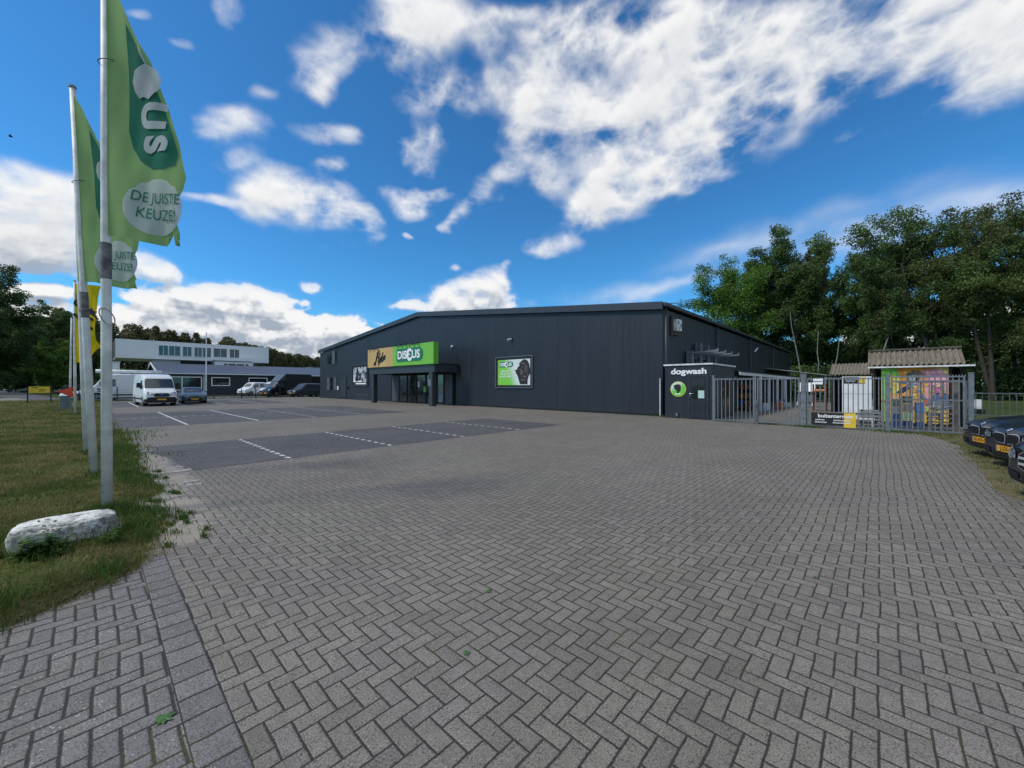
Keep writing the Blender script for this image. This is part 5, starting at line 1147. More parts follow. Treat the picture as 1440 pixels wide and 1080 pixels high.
def vehicle(name, label, cat, st, colour, loc, heading, kind='car', wheels=(-.86,-3.68), wr=.33, fine_=True, plate=None, front='kidney', group=None, side=None, two_tone=None, sc=1.0, plate_flat=False):
    L = -st[-1][0]; W_ = max(s[1] for s in st)
    root = thing(name, label, cat, loc, heading, group); root.scale = (sc, sc, sc)
    V, F = loft(st, 56 if fine_ else 26, 5 if fine_ else 3)
    me = bpy.data.meshes.new('body'); me.from_pydata(V, [], F); bm = bmesh.new(); bm.from_mesh(me); bmesh.ops.recalc_face_normals(bm, faces=bm.faces); bm.to_mesh(me)
    bvh = BVHTree.FromBMesh(bm); bm.free()
    o = link('body', me, None)
    cm = MB()
    for x in wheels:
        for s_ in (-1, 1): cm.tube([(x,s_*(W_-.30),wr+.01),(x,s_*(W_+.3),wr+.01)], wr+.055, 28)
    cut = cm.build('cutter', M['void'])
    md = o.modifiers.new('b', 'BOOLEAN'); md.object = cut; md.operation = 'DIFFERENCE'; md.solver = 'EXACT'
    dgp = bpy.context.evaluated_depsgraph_get(); me2 = bpy.data.meshes.new_from_object(o.evaluated_get(dgp))
    o.modifiers.clear(); o.data = me2; bpy.data.objects.remove(cut); me2.materials.clear(); me2.materials.append(PA[colour] if isinstance(colour, str) else colour)
    me2.polygons.foreach_set('use_smooth', [True]*len(me2.polygons))
    try: me2.set_sharp_from_angle(angle=R(38))
    except Exception: pass
    o.parent = root
    if len(me2.polygons) < 50:
        o.data = me; me.materials.append(PA[colour])
    def proj(pts2, axis, sgn, nm, mt, d=.008, parent=None, maxlen=.09):
        shp = shape2d(pts2) if isinstance(pts2[0][0], (int, float)) else pts2
        def fn(a, b):
            if axis == 'x': O = Vector((3 if sgn > 0 else -L-3, a, b)); D = Vector((-sgn,0,0))
            elif axis == 'y': O = Vector((a, sgn*3, b)); D = Vector((0,-sgn,0))
            else: O = Vector((a, b, 4)); D = Vector((0,0,-1))
            h = bvh.ray_cast(O, D)
            if h[0] is None:
                q = bvh.find_nearest(O+D*(3 if axis != 'z' else 3)); h = q
            nrm = h[1] if h[1].dot(D) < 0 else -h[1]
            return h[0]+nrm*d
        q = fine(shp, maxlen, parent or root, nm, mt, fn); return q
    def mir(pts): return [(-a, b) for a, b in pts][::-1]
    # wheels
    for x in wheels:
        for s_ in (-1, 1):
            y0, y1 = s_*(W_-.235), s_*(W_-.025); t = MB()
            t.tube([(x,y0,wr),(x,y0+(y1-y0)*.12,wr),(x,y1-(y1-y0)*.12,wr),(x,y1,wr)], [wr*.93,wr,wr,wr*.93], 28)
            wh = link('wheel', None, root); wh.empty_display_size = .1
            t.build('tyre', M['rubber'], wh, smooth=False)
            r_ = MB(); r_.disc((x,y1+s_*.003,wr), wr*.52, wr*.66, (0,s_,0), 24, w=.012); r_.disc((x,y1+s_*.001,wr), 0, wr*.16, (0,s_,0), 12, w=.014)
            for k in range(5):
                a = 2*math.pi*k/5; r_.bar((x+math.cos(a)*wr*.12,y1+s_*.006,wr+math.sin(a)*wr*.12),(x+math.cos(a)*wr*.56,y1+s_*.006,wr+math.sin(a)*wr*.56),wr*.16,.014,up=(0,1,0))
            r_.build('rim', M['alloy'], wh); MB().disc((x,y1+s_*.0005,wr),0,wr*.6,(0,s_,0),20,w=.001).build('hub', M['void'], wh)
            MB().disc((x,s_*(W_-.29),wr+.02),0,wr+.05,(0,s_,0),20,w=.004).build('wheel_well', M['void'], wh)
    G_ = M['carglass']
    if kind == 'car':
        proj([(-.62,1.035),(.62,1.035),(.53,1.35),(.3,1.385),(-.3,1.385),(-.53,1.35)], 'x', 1, 'windscreen', G_)
        proj([(-.55,1.10),(.55,1.10),(.48,1.33),(-.48,1.33)], 'x', -1, 'rear_window', G_)
        for s_ in (-1,1):
            proj([(-1.72,1.0),(-2.0,1.17),(-2.33,1.325),(-2.62,1.355),(-2.66,.985)], 'y', s_, 'side_window', G_)
            proj([(-2.72,.985),(-2.70,1.36),(-3.1,1.345),(-3.35,1.30),(-3.66,1.12),(-3.5,1.0)], 'y', s_, 'side_window', G_)
            proj([(-1.45,.3),(-1.44,.3),(-1.44,.93),(-1.45,.93)], 'y', s_, 'door_seam', M['void'], .004)
            proj([(-2.68,.3),(-2.67,.3),(-2.67,.96),(-2.68,.96)], 'y', s_, 'door_seam', M['void'], .004)
            m_ = MB().cbox(-1.78,-1.60,s_*.92-.09,s_*.92+.09,.96,1.09,.03); mo = m_.build('mirror', PA[colour], root)
            MB().bar((-1.72,s_*.78,.98),(-1.70,s_*.86,1.0),.05,.04).build('mirror_arm', M['black'], root)
        if front == 'kidney':
            for s_ in (-1,1):
                k = [(.03,.56),(.05,.515),(.26,.525),(.33,.575),(.345,.655),(.29,.69),(.05,.685),(.025,.64)]
                k = k if s_ > 0 else mir(k); cx = sum(p[0] for p in k)/8; cz = sum(p[1] for p in k)/8
                proj([(cx+(a-cx)*1.09, cz+(b-cz)*1.17) for a,b in k], 'x', 1, 'grille_surround', M['bright'], .010)
                proj(k, 'x', 1, 'grille', M['void'], .018)
                for q in range(6):
                    yy = s_*(.075+q*.038); proj([(yy-.004,.54),(yy+.004,.54),(yy+.004,.67),(yy-.004,.67)], 'x', 1, 'grille_slat', M['black'], .022)
                h = [(.41,.60),(.42,.675),(.58,.70),(.80,.73),(.83,.70),(.70,.635),(.5,.59)]
                proj(h if s_ > 0 else mir(h), 'x', 1, 'headlight', M['lamp'], .010)
                h = [(.44,.28),(.46,.38),(.72,.42),(.76,.33),(.66,.27)]; proj(h if s_ > 0 else mir(h), 'x', 1, 'side_intake', M['void'], .008)
                proj([(-.5,s_*.30),(-1.3,s_*.52),(-1.3,s_*.535),(-.5,s_*.315)], 'z', 1, 'bonnet_crease_shade', M['black'], .003)  # flat black strip draws the shade line of the crease
            proj([(-.40,.25),(.40,.25),(.36,.37),(-.36,.37)], 'x', 1, 'lower_grille', M['void'], .008)
            h = bvh.ray_cast(Vector((3,0,.762)), Vector((-1,0,0))); 
            p_ = h[0] if h[0] else Vector((-.1,0,.74)); n_ = h[1] if h[0] else Vector((1,0,1))
            MB().disc(p_+n_*.004, 0, .042, n_, 20, w=.006).build('round_badge', M['bright'], root); MB().disc(p_+n_*.0105, 0, .02, n_, 16, w=.002).build('badge_centre', PA['blue'], root)
        elif front == 'bars':
            k = [(-.42,.46),(-.30,.42),(.30,.42),(.42,.46),(.40,.62),(.30,.67),(-.30,.67),(-.40,.62)]
            proj([(a*1.06,.545+(b-.545)*1.12) for a,b in k], 'x', 1, 'grille_surround', M['chrome'], .008); proj(k, 'x', 1, 'grille', M['void'], .016)
            for z in (.50,.585):
                for s_ in (-1,1): h = [(.05,z-.018),(.40,z-.012),(.39,z+.022),(.05,z+.022)]; proj(h if s_ > 0 else mir(h), 'x', 1, 'grille_bar', M['bright'], .026)
            MB().disc((.05,0,.545),0,.085,(1,0,0),24,w=.01).build('round_badge', M['chrome'], root)
            for s_ in (-1,1):
                h = [(.48,.57),(.47,.67),(.62,.72),(.79,.745),(.82,.68),(.72,.60),(.58,.555)]; proj(h if s_ > 0 else mir(h), 'x', 1, 'headlight', M['lamp'], .012)
                h = [(.42,.24),(.44,.36),(.74,.42),(.78,.32),(.66,.25)]; proj(h if s_ > 0 else mir(h), 'x', 1, 'side_intake', M['void'], .008)
                h = [(.74,.30),(.78,.42),(.80,.42),(.77,.28)]; proj(h if s_ > 0 else mir(h), 'x', 1, 'chrome_strip', M['bright'], .016)
                h = [(.42,.225),(.74,.245),(.74,.262),(.42,.242)]; proj(h if s_ > 0 else mir(h), 'x', 1, 'chrome_strip', M['bright'], .014)
            proj([(-.38,.24),(.38,.24),(.34,.36),(-.34,.36)], 'x', 1, 'lower_grille', M['void'], .008)
        else:
            proj([(-.5,.30),(.5,.30),(.46,.43),(-.46,.43)], 'x', 1, 'grille', M['void'], .008)
            for s_ in (-1,1): h = [(.45,.60),(.47,.66),(.76,.70),(.78,.65),(.6,.61)]; proj(h if s_ > 0 else mir(h), 'x', 1, 'headlight', M['lamp'], .010)
        for s_ in (-1,1): h = [(.5,.78),(.5,.9),(.74,.9),(.74,.78)]; proj(h if s_ > 0 else mir(h), 'x', -1, 'tail_light', M['redlamp'], .008)
        pzv, ptop = (.445 if front == 'bars' else .395), None
        pzv = .40
    else:
        van = kind == 'van'
        if van:
            proj([(-.86,1.38),(.86,1.38),(.83,1.9),(.76,2.12),(-.76,2.12),(-.83,1.9)], 'x', 1, 'windscreen', G_)
            for s_ in (-1,1):
                proj([(-1.15,1.32),(-1.3,1.55),(-1.62,1.98),(-2.15,2.0),(-2.18,1.32)], 'y', s_, 'side_window', G_)
                if side == 'glazed':
                    for a, b in ((-2.4,-3.6),(-3.75,-5.1)): proj([(a,1.34),(b,1.34),(b,1.98),(a,1.98)], 'y', s_, 'side_window', G_)
                m_ = MB().cbox(-1.35,-1.15,s_*1.16-.12,s_*1.16+.12,1.42,1.80,.04); m_.build('mirror', M['black_matt'], root); MB().bar((-1.25,s_*.9,1.5),(-1.25,s_*1.06,1.55),.06,.05).build('mirror_arm', M['black_matt'], root)
                h = [(.50,.84),(.48,.93),(.60,1.03),(.80,1.12),(.86,1.05),(.82,.90),(.66,.84)]; proj(h if s_ > 0 else mir(h), 'x', 1, 'headlight', M['lamp'], .012)
                proj(ell(s_*.66,.95,.07,.07,14), 'x', 1, 'lamp_ring', M['chrome'], .018)
                proj([(-.5,.42),(-.4,.55),(-.1,.55),(-.02,.42),(-.02,.3),(-.5,.26)], 'y', s_, 'bumper_corner', M['black_matt'], .006)
                proj([(-2.25,.3),(-2.235,.3),(-2.235,2.2),(-2.25,2.2)], 'y', s_, 'door_seam', M['grey_seam'] if 'grey_seam' in M else M['steel'], .004)
                proj([(-3.55,.3),(-3.535,.3),(-3.535,2.2),(-3.55,2.2)], 'y', s_, 'door_seam', M['steel'], .004)
                proj([(-1.2,.50),(-5.3,.50),(-5.3,.62),(-1.2,.62)], 'y', s_, 'side_moulding', M['black_matt'], .010)
            k = [(-.46,.80),(-.36,.74),(.36,.74),(.46,.80),(.42,.93),(.32,.98),(-.32,.98),(-.42,.93)]
            proj([(a*1.07,.86+(b-.86)*1.16) for a,b in k], 'x', 1, 'grille_surround', M['steel'], .010); proj(k, 'x', 1, 'grille', M['black_matt'], .018)
            proj(ell(0,.90,.12,.05,16), 'x', 1, 'oval_badge', PA['blue'], .026)
            proj([(-.88,.30),(.88,.30),(.90,.50),(.80,.68),(.5,.70),(-.5,.70),(-.80,.68),(-.90,.50)], 'x', 1, 'bumper', M['black_matt'], .014)
            proj([(-.80,1.12),(.80,1.12),(.84,1.2),(-.84,1.2)], 'x', 1, 'wiper_panel', M['black_matt'], .006) if False else None
            for s_ in (-1,1): MB().bar((-.98,s_*.15,1.43),(-1.12,s_*.62,1.62),.02,.02).build('wiper', M['black'], root)
        else:
            z0 = 1.2 if kind == 'mpv' else 1.35; zt = 1.72 if kind == 'mpv' else 1.88
            proj([(-.66,z0+.02),(.66,z0+.02),(.6,zt),(-.6,zt)], 'x', 1, 'windscreen', G_)
            for s_ in (-1,1):
                if kind == 'mpv': ws_ = ([(-1.45,1.2),(-1.85,1.66),(-2.3,1.7),(-2.32,1.2)],[(-2.4,1.2),(-2.4,1.7),(-3.3,1.7),(-3.3,1.2)],[(-3.38,1.2),(-3.38,1.68),(-4.15,1.64),(-4.15,1.22)])
                else: ws_ = ([(-1.25,1.32),(-1.6,1.85),(-2.15,1.88),(-2.17,1.32)],[(-2.3,1.34),(-2.3,1.88),(-3.1,1.88),(-3.1,1.34)])
                for w_ in ws_: proj(w_, 'y', s_, 'side_window', G_)
                MB().cbox(-1.55,-1.4,s_*1.02-.09,s_*1.02+.09,1.15,1.36,.03).build('mirror', M['black_matt'], root)
                h = [(.48,.74),(.5,.84),(.76,.9),(.8,.84),(.7,.74)]; proj(h if s_ > 0 else mir(h), 'x', 1, 'headlight', M['lamp'], .010)
                proj([(-.5,.36),(-.42,.5),(-.1,.5),(-.02,.4),(-.02,.28),(-.5,.26)], 'y', s_, 'bumper_corner', M['black_matt'], .006)
            proj([(-.4,.66),(.4,.66),(.42,.76),(-.42,.76)], 'x', 1, 'grille', M['black_matt'], .012); proj([(-.74,.3),(.74,.3),(.76,.5),(-.76,.5)], 'x', 1, 'bumper', M['black_matt'], .010)
        for s_ in (-1,1): h = [(.8,.8),(.8,1.4),(.9,1.4),(.9,.8)]; proj(h if s_ > 0 else mir(h), 'x', -1, 'tail_light', M['redlamp'], .008)
        pzv = .52 if van else .56
    h = bvh.ray_cast(Vector((3,0,pzv)), Vector((-1,0,0))); px_ = (h[0].x if h[0] else 0)+.012
    pl = MB().box(px_,px_+.012,-.26,.26,pzv-.055,pzv+.055).build('number_plate', M['plate_yellow'], root)
    if plate:
        t = MB(); place2d(t, text2d(plate, .1, .002), (px_+.0135,.02,pzv), (0,1,0), (0,0,1), .001); t.build('plate_lettering', M['ink'], pl)
        MB().box(px_+.0121,px_+.0128,-.26,-.22,pzv-.055,pzv+.055).build('plate_band', PA['blue'], pl)
    return root, bvh, proj
HD = math.atan2(-.30,-.953)
def near(plate_pt): return (plate_pt[0], plate_pt[1], 0)
vehicle('parked_car', 'dark navy saloon with twin chrome grilles parked nearest the yard fence', 'car', SEDAN, 'navy', (1.64,13.36,.0), HD, plate='SG-672-G', front='kidney', group='dark cars parked on the grass verge')
vehicle('parked_car', 'dark navy saloon with twin chrome grilles and plate J-225-S, middle of the dark cars', 'car', SEDAN, 'navy', (1.75,11.70,0), HD, plate='J-225-S', front='kidney', group='dark cars parked on the grass verge')
vehicle('parked_car', 'dark car with two chrome grille bars at the right edge of the photo', 'car', SEDAN, 'charcoal', (1.57,8.50,0), HD, plate='K-881-XR', front='bars', group='dark cars parked on the grass verge')
vehicle('panel_van', 'white panel van with a dark bumper parked head-on in the far bays', 'van', VAN, 'white', (-40.3,3.55,0), R(4), kind='van', wheels=(-1.0,-4.5), wr=.35, fine_=True)
vehicle('parked_car', 'slate blue hatchback parked beside the white panel van', 'car', SEDAN, 'slate', (-43.6,6.0,0), R(-3), front='plain', sc=1.0)
lv, bvh_, pj = vehicle('long_van', 'long white van with a white tube on its roof, parked side-on behind the fence', 'van', VAN, 'white', (-58,-.95,0), R(-90), kind='van', wheels=(-1.0,-4.4), wr=.36, fine_=False, sc=1.12)
MB().tube([(-.9,.0,2.72),(-5.4,.0,2.72)], .16, 12).build('roof_tube', M['white'], lv, smooth=True)
for x in (-1.6,-3.2,-4.9): MB().box(x-.03,x+.03,-.8,.8,2.5,2.56).build('roof_bar', M['steel'], lv)
pj([(-1.0,1.16),(-1.45,1.16),(-1.45,1.02),(-1.0,1.02)], 'y', 1, 'blue_lettering_panel', PA['blue'], .012)
pj([(-.95,.90),(-1.25,1.0),(-1.55,.90),(-1.25,.80)], 'y', 1, 'red_emblem', M['redlamp'], .012)
vehicle('parked_car', 'pale blue and white car behind the flagpoles, left of the long van', 'car', SEDAN, paint('pale_blue_paint',(.35,.45,.6),.35) if False else 'white', (-61.5,-2.3,0), R(-70), front='plain', fine_=False)
pk, _, _ = vehicle('crew_cab_truck', 'white crew cab pickup parked before the low dark building', 'truck', PICK, 'white', (-69,14.8,0), R(-66), kind='pickup', wheels=(-.9,-4.0), wr=.34, fine_=False)
MB().box(-5.2,-3.55,-.95,.95,.62,.72).box(-5.2,-3.6,-.97,-.93,.72,1.05).box(-5.2,-3.6,.93,.97,.72,1.05).box(-5.2,-5.16,-.93,.93,.72,1.05).box(-5.1,-3.5,-.4,.4,.45,.62).build('load_bed', M['steel'], pk)
vehicle('panel_van', 'white van nose showing behind the large black van', 'van', VAN, 'white', (-67.2,16.9,0), R(-72), kind='van', wheels=(-1.0,-4.5), wr=.35, fine_=False, sc=.88)
bv, _, pjb = vehicle('luton_van', 'large black van with a tall black load box and pale roof spoiler', 'van', VAN, 'black', (-62.5,16.3,0), R(-74), kind='van', wheels=(-1.0,-4.6), wr=.36, fine_=False)
MB().cbox(-6.3,-2.3,-1.12,1.12,.75,3.25,.04).build('load_box', M['black_matt'], bv)
MB().add([(-1.3,-.85,2.2),(-1.3,.85,2.2),(-2.29,-1.0,3.2),(-2.29,1.0,3.2),(-2.29,-1.0,2.3),(-2.29,1.0,2.3)], [(0,1,3,2),(0,2,4),(1,5,3),(2,3,5,4),(0,4,5,1)]).build('roof_spoiler', PA['slate'], bv)
vehicle('people_carrier', 'dark grey people carrier with a white roof beside the black van', 'car', MPV, 'grey', (-58.6,18.3,0), R(-72), kind='mpv', wheels=(-.85,-3.6), wr=.33, fine_=False)
vehicle('parked_car', 'small white car far off on the left road', 'car', MPV, 'white', (-150,-14.6,0), R(-78), kind='mpv', wheels=(-.85,-3.6), wr=.33, fine_=False)
vehicle('parked_car', 'dark car parked under the trees left of the flagpoles', 'car', MPV, 'black', (-110,-4.8,0), R(-60), kind='mpv', wheels=(-.85,-3.6), wr=.33, fine_=False)
tr = thing('car_trailer', 'small low trailer with a white box beyond the right fence', 'trailer', (3.0,27.9,0), 0)
MB().box(-.5,.5,-.5,.5,.3,.5).build('trailer_bed', M['black'], tr); MB().box(.05,.42,-.3,.1,.52,.95).build('white_box', M['white'], tr); MB().box(-.45,-.02,-.3,.1,.52,.75).build('green_box', M['greencr'], tr)
for s_ in (-1,1): MB().disc((0,s_*.56,.2),0,.2,(0,s_,0),18,w=.08).build('wheel', M['rubber'], tr)
bo = thing('covered_boat', 'blue boat hull on the grass beyond the rear bar fence', 'boat', (9.5,32,.55), R(20))
m_ = MB(); secs = []
for x, w_ in ((-2.4,.8),(-1,.95),(.8,.9),(2,.5),(2.7,.03)): secs.append([(x,-w_,.75+.08*x*x*.1),(x,-w_*.8,.15),(x,0,0+.03*max(x,0)**2),(x,w_*.8,.15),(x,w_,.75+.08*x*x*.1)])
V_ = [p for s_ in secs for p in s_]; F_ = [(a*5+b,a*5+b+1,a*5+b+6,a*5+b+5) for a in range(4) for b in range(4)]+[(a*5+4,a*5,a*5+5,a*5+9) for a in range(4)]+[(0,4,3,2,1)]
m_.add(V_, F_); m_.build('hull', simple('blue_hull',(.01,.05,.25),.4,0,.1), bo); MB().bar((-2.4,-.97,.5),(2.0,-.55,.6),.03,.08).build('rubbing_strake', M['white'], bo); MB().box(-1.8,-1.6,-.5,.5,-.55,.1).box(1.2,1.4,-.3,.3,-.55,.1).build('cradle', M['wood'], bo)
# ================================================================ LEFT BACKGROUND
lb = thing('yellow_signboard', 'low yellow signboard on two black posts on the lawn', 'sign', (-53,-3.3,0))
part(MB().box(-53.04,-52.96,-3.95,-3.87,-.1,1.5).box(-53.04,-52.96,-2.66,-2.58,-.1,1.5), 'post', M['black'], lb)
part(MB().box(-53.03,-52.97,-3.86,-2.67,.95,1.5), 'board', M['yellow'], lb)
part(MB().box(-52.965,-52.96,-3.7,-3.35,1.36,1.42).box(-52.965,-52.96,-3.3,-2.9,1.2,1.25).box(-52.965,-52.96,-3.3,-2.95,1.08,1.12), 'caption', M['ink'], lb)
ob = thing('orange_arrow', 'orange-red arrow board fixed beside the distant flagpoles', 'sign', (-36.5,-1.1,1.1))
M['orangered'] = simple('orange_red_board', (.7,.07,.02), .5, 0, .1)
part(MB().plate([(-37,-1.62,1.22),(-37,-.95,1.52),(-37,-.90,.84)], (.05,0,0)), 'arrow', M['orangered'], ob); part(MB().box(-37.06,-37.0,-1.12,-1.0,-.0,1.3), 'post', M['steel'], ob)
tag(MB().cbox(-37.6,-37.25,-1.5,-1.12,-.05,.95,.02).build('utility_cabinet', M['steel']), 'grey utility cabinet at the foot of the distant flagpoles', 'cabinet')
wf = thing('wire_fence', 'low black wire fence along the far edge of the parking bays', 'fence', (-56.5,10,0))
for y in (-1.03,1.57,4.2,6.9,9.5,12.2,13.7,15.0,16.4,17.8,19.2): part(MB().cbox(-56.54,-56.46,y-.04,y+.04,-.02,1.42 if y < 10 else 1.2,.01), 'post', M['black'], wf)
part(MB().box(-56.52,-56.48,-1.0,19.2,.30,.38), 'rail', M['black'], wf); m_ = MB()
for z in (.62,.85,1.1): m_.box(-56.508,-56.50,-1.0,9.5,z,z+.012)
part(m_, 'wire', M['black'], wf)
tag(MB().add([(-56.4,-2,-.003),(-56.4,20,-.003),(-58,20,-.003),(-58,-2,-.003)],[(0,1,2,3)]).build('gravel_strip', M['gravel']), kind='structure')
for i, (y, nm, s_) in enumerate(((9.9,'pale rubble stones by the low black fence',.18),(10.7,'second heap of pale rubble by the low black fence',.14))):
    bm = bmesh.new()
    for k in range(5): bmesh.ops.create_icosphere(bm, subdivisions=1, radius=s_*rng.uniform(.5,1), matrix=Matrix.Translation((-56.2+rng.uniform(-.2,.2), y+rng.uniform(-.3,.3), s_*.4)))
    me = bpy.data.meshes.new('rubble'); bm.to_mesh(me); bm.free(); me.materials.append(M['concrete']); tag(link('rubble', me), nm, 'rubble')
tag(MB().tube([(-60,9.33,0),(-60,9.33,8.1)], [.07,.045], 10).build('bare_flagpole', M['white']), 'thin bare white flagpole in front of the low dark building', 'flagpole')
# low dark building
lh = thing('low_building', 'long low dark building with a slate blue pitched roof', 'building', (-80,15,0))
M['slate'] = simple('slate_blue_roof', (.07,.082,.115), .5, 0, .12, 1)
part(MB().box(-100,-80,6.9,46,0,3.45), 'wall', M['panel'], lh)
part(MB().add([(-79.6,6.5,3.48),(-79.6,46.4,3.48),(-90,46.4,5.4),(-90,6.5,5.4),(-100.4,6.5,3.48),(-100.4,46.4,3.48)], [(0,1,2,3),(3,2,5,4)]).add([(-80,6.9,3.4),(-90,6.9,5.3),(-100,6.9,3.4)], [(0,1,2)]), 'roof', M['slate'], lh)
part(MB().bar((-79.55,6.45,3.45),(-90,6.45,5.42),.1,.28).bar((-100.4,6.45,3.45),(-90,6.45,5.42),.1,.28).bar((-79.55,6.5,3.45),(-79.55,46.4,3.45),.12,.14), 'white_trim', M['white'], lh)
def lwin(y0,y1,z0,z1,mull=()):
    X = -80; f = MB(); t = .14
    f.box(X+.01,X+.08,y0,y1,z1-t,z1).box(X+.01,X+.08,y0,y1,z0,z0+t).box(X+.01,X+.08,y0,y0+t,z0+t,z1-t).box(X+.01,X+.08,y1-t,y1,z0+t,z1-t)
    for m in mull: f.box(X+.01,X+.08,m-.07,m+.07,z0+t,z1-t)
    o = part(f, 'window', M['white'], lh); MB().box(X+.01,X+.04,y0+t,y1-t,z0+t,z1-t).build('pane', M['glass'], o)
lwin(8.0,11.9,.8,3.0,(9.4,)); lwin(13.1,15.65,1.5,2.95); lwin(18.3,21.2,.6,2.95)
part(MB().tube([(-79.9,12.15,0),(-79.9,12.15,3.4)],.07,8), 'downpipe', M['white'], lh)
part(MB().box(-79.99,-79.9,21.6,46,.0,3.0), 'carport_shade_slab', M['void'], lh)  # black slab on the wall stands in for the shade inside the carport
hb2 = thing('grey_hall', 'grey flat hall roof rising behind the low building beside the shop', 'building', (-95,40,0))
part(MB().add([(-104,28,4.3),(-104,60,4.3),(-104,60,6.3),(-104,38,6.3),(-116,28,4.3),(-116,60,4.3),(-116,60,6.3),(-116,38,6.3)], [(0,1,2,3),(4,7,6,5),(0,3,7,4),(3,2,6,7),(1,5,6,2)]).box(-116,-104,28,60,0,4.2), 'wall', simple('grey_hall_wall',(.12,.13,.14),.6), hb2)
# white cantilevered office
of = thing('white_office', 'long white cantilevered office block with a window strip, beyond the low building', 'building', (-95,14,0))
M['officewall'] = simple('white_render', (.78,.79,.80), .6, 0, .06, .5)
part(MB().box(-107,-95,2.4,25.4,6.35,9.62), 'upper_storey', M['officewall'], of)
part(MB().box(-107,-95.1,2.38,2.398,6.5,9.5), 'end_panel', M['panelgrey'], of)
part(MB().box(-105,-96.5,7.2,11.1,0,6.33), 'stair_block', M['officewall'], of); part(MB().box(-105,-94,16,22.3,0,6.34), 'lower_storey', M['officewall'], of)
part(MB().box(-104,-97.5,11.1,16,0,6.33), 'ground_floor', M['panelgrey'], of)
M['skyglass'] = glass_mat('office_glass', (.02,.05,.08), .12)
for i,(y0,y1) in enumerate(((7.9,9.2),(9.3,10.9),(11.25,12.55),(12.95,14.1),(14.2,15.5),(15.9,18.05),(18.5,20.1))):
    f = MB(); X = -95; z0, z1 = 7.1, 8.85; t = .07
    f.box(X+.01,X+.1,y0-.03,y1+.03,z1,z1+t).box(X+.01,X+.1,y0-.03,y1+.03,z0-t,z0).box(X+.01,X+.1,y0-.03,y0+.03,z0,z1).box(X+.01,X+.1,y1-.03,y1+.03,z0,z1).box(X+.01,X+.09,(y0+y1)/2-.03,(y0+y1)/2+.03,z0,z1)
    o = part(f, 'window', M['white'], of); MB().box(X+.005,X+.05,y0+.03,y1-.03,z0,z1).build('pane', M['skyglass'], o)
for y0,y1 in ((17.4,17.9),(18.1,19.3),(19.5,20.7),(20.95,21.5)):
    o = part(MB().box(-93.99,-93.95,y0-.04,y1+.04,5.2,5.95), 'window', M['white'], of); MB().box(-93.949,-93.93,y0,y1,5.25,5.9).build('pane', M['glass'], o)
part(MB().box(-95,-93.6,15.6,22.4,6.45,6.52).box(-93.66,-93.6,15.6,22.4,6.52,7.1), 'balcony', M['white'], of)
ch = thing('white_chimney_block', 'pale block standing behind the long white van', 'building', (-84,2,0))
part(MB().box(-86,-84,1.2,2.6,0,5.1), 'wall', M['officewall'], ch); part(MB().box(-86.1,-83.9,1.1,2.7,5.1,5.2), 'coping', M['white'], ch)
tag(MB().cbox(-152,-150,-12.3,-9.5,0,1.9,.05).build('dark_container', M['black']), 'dark container standing on the left road beside the small white car', 'container')
# ================================================================ TREES
def leaf_mat(name, a, b, tr=.35):
    g = NG(name); r = g.rnd(); P = g.coord(); n = g.noise(P, .28, 3)
    c = g.mix(g.ramp(r,0,1), a, b); c = g.mix(1, c, g.ramp(n,.3,.7,.75,1.25), 'MULTIPLY')
    d = g.bsdf(c, .55, 0, None, .3); t = g.n('ShaderNodeBsdfTranslucent'); g.l(c, t.inputs[0]); m_ = g.n('ShaderNodeMixShader'); m_.inputs[0].default_value = tr
    g.l(d, m_.inputs[1]); g.l(t.outputs[0], m_.inputs[2]); return g.done(m_.outputs[0])
M['leafA'] = leaf_mat('bright_foliage', (.07,.155,.022), (.13,.225,.035)); M['leafB'] = leaf_mat('mid_foliage', (.07,.125,.032), (.13,.195,.05))
M['leafC'] = leaf_mat('dark_foliage', (.045,.085,.024), (.095,.145,.04)); M['leafD'] = leaf_mat('olive_foliage', (.075,.10,.03), (.13,.15,.045)); M['leafE'] = leaf_mat('budding_wood', (.10,.11,.045), (.17,.155,.07))
def bark(name, a, b):
    g = NG(name); P = g.coord(); n = g.noise(g.scale(P,4,4,1), 3, 5, .7); return g.done(g.bsdf(g.mix(g.ramp(n,.35,.65), a, b), .9, 0, g.bump(n,.5,.04)))
M['bark'] = bark('dark_bark', (.025,.021,.017), (.06,.05,.04)); M['birch'] = bark('birch_bark', (.13,.125,.11), (.3,.29,.27))
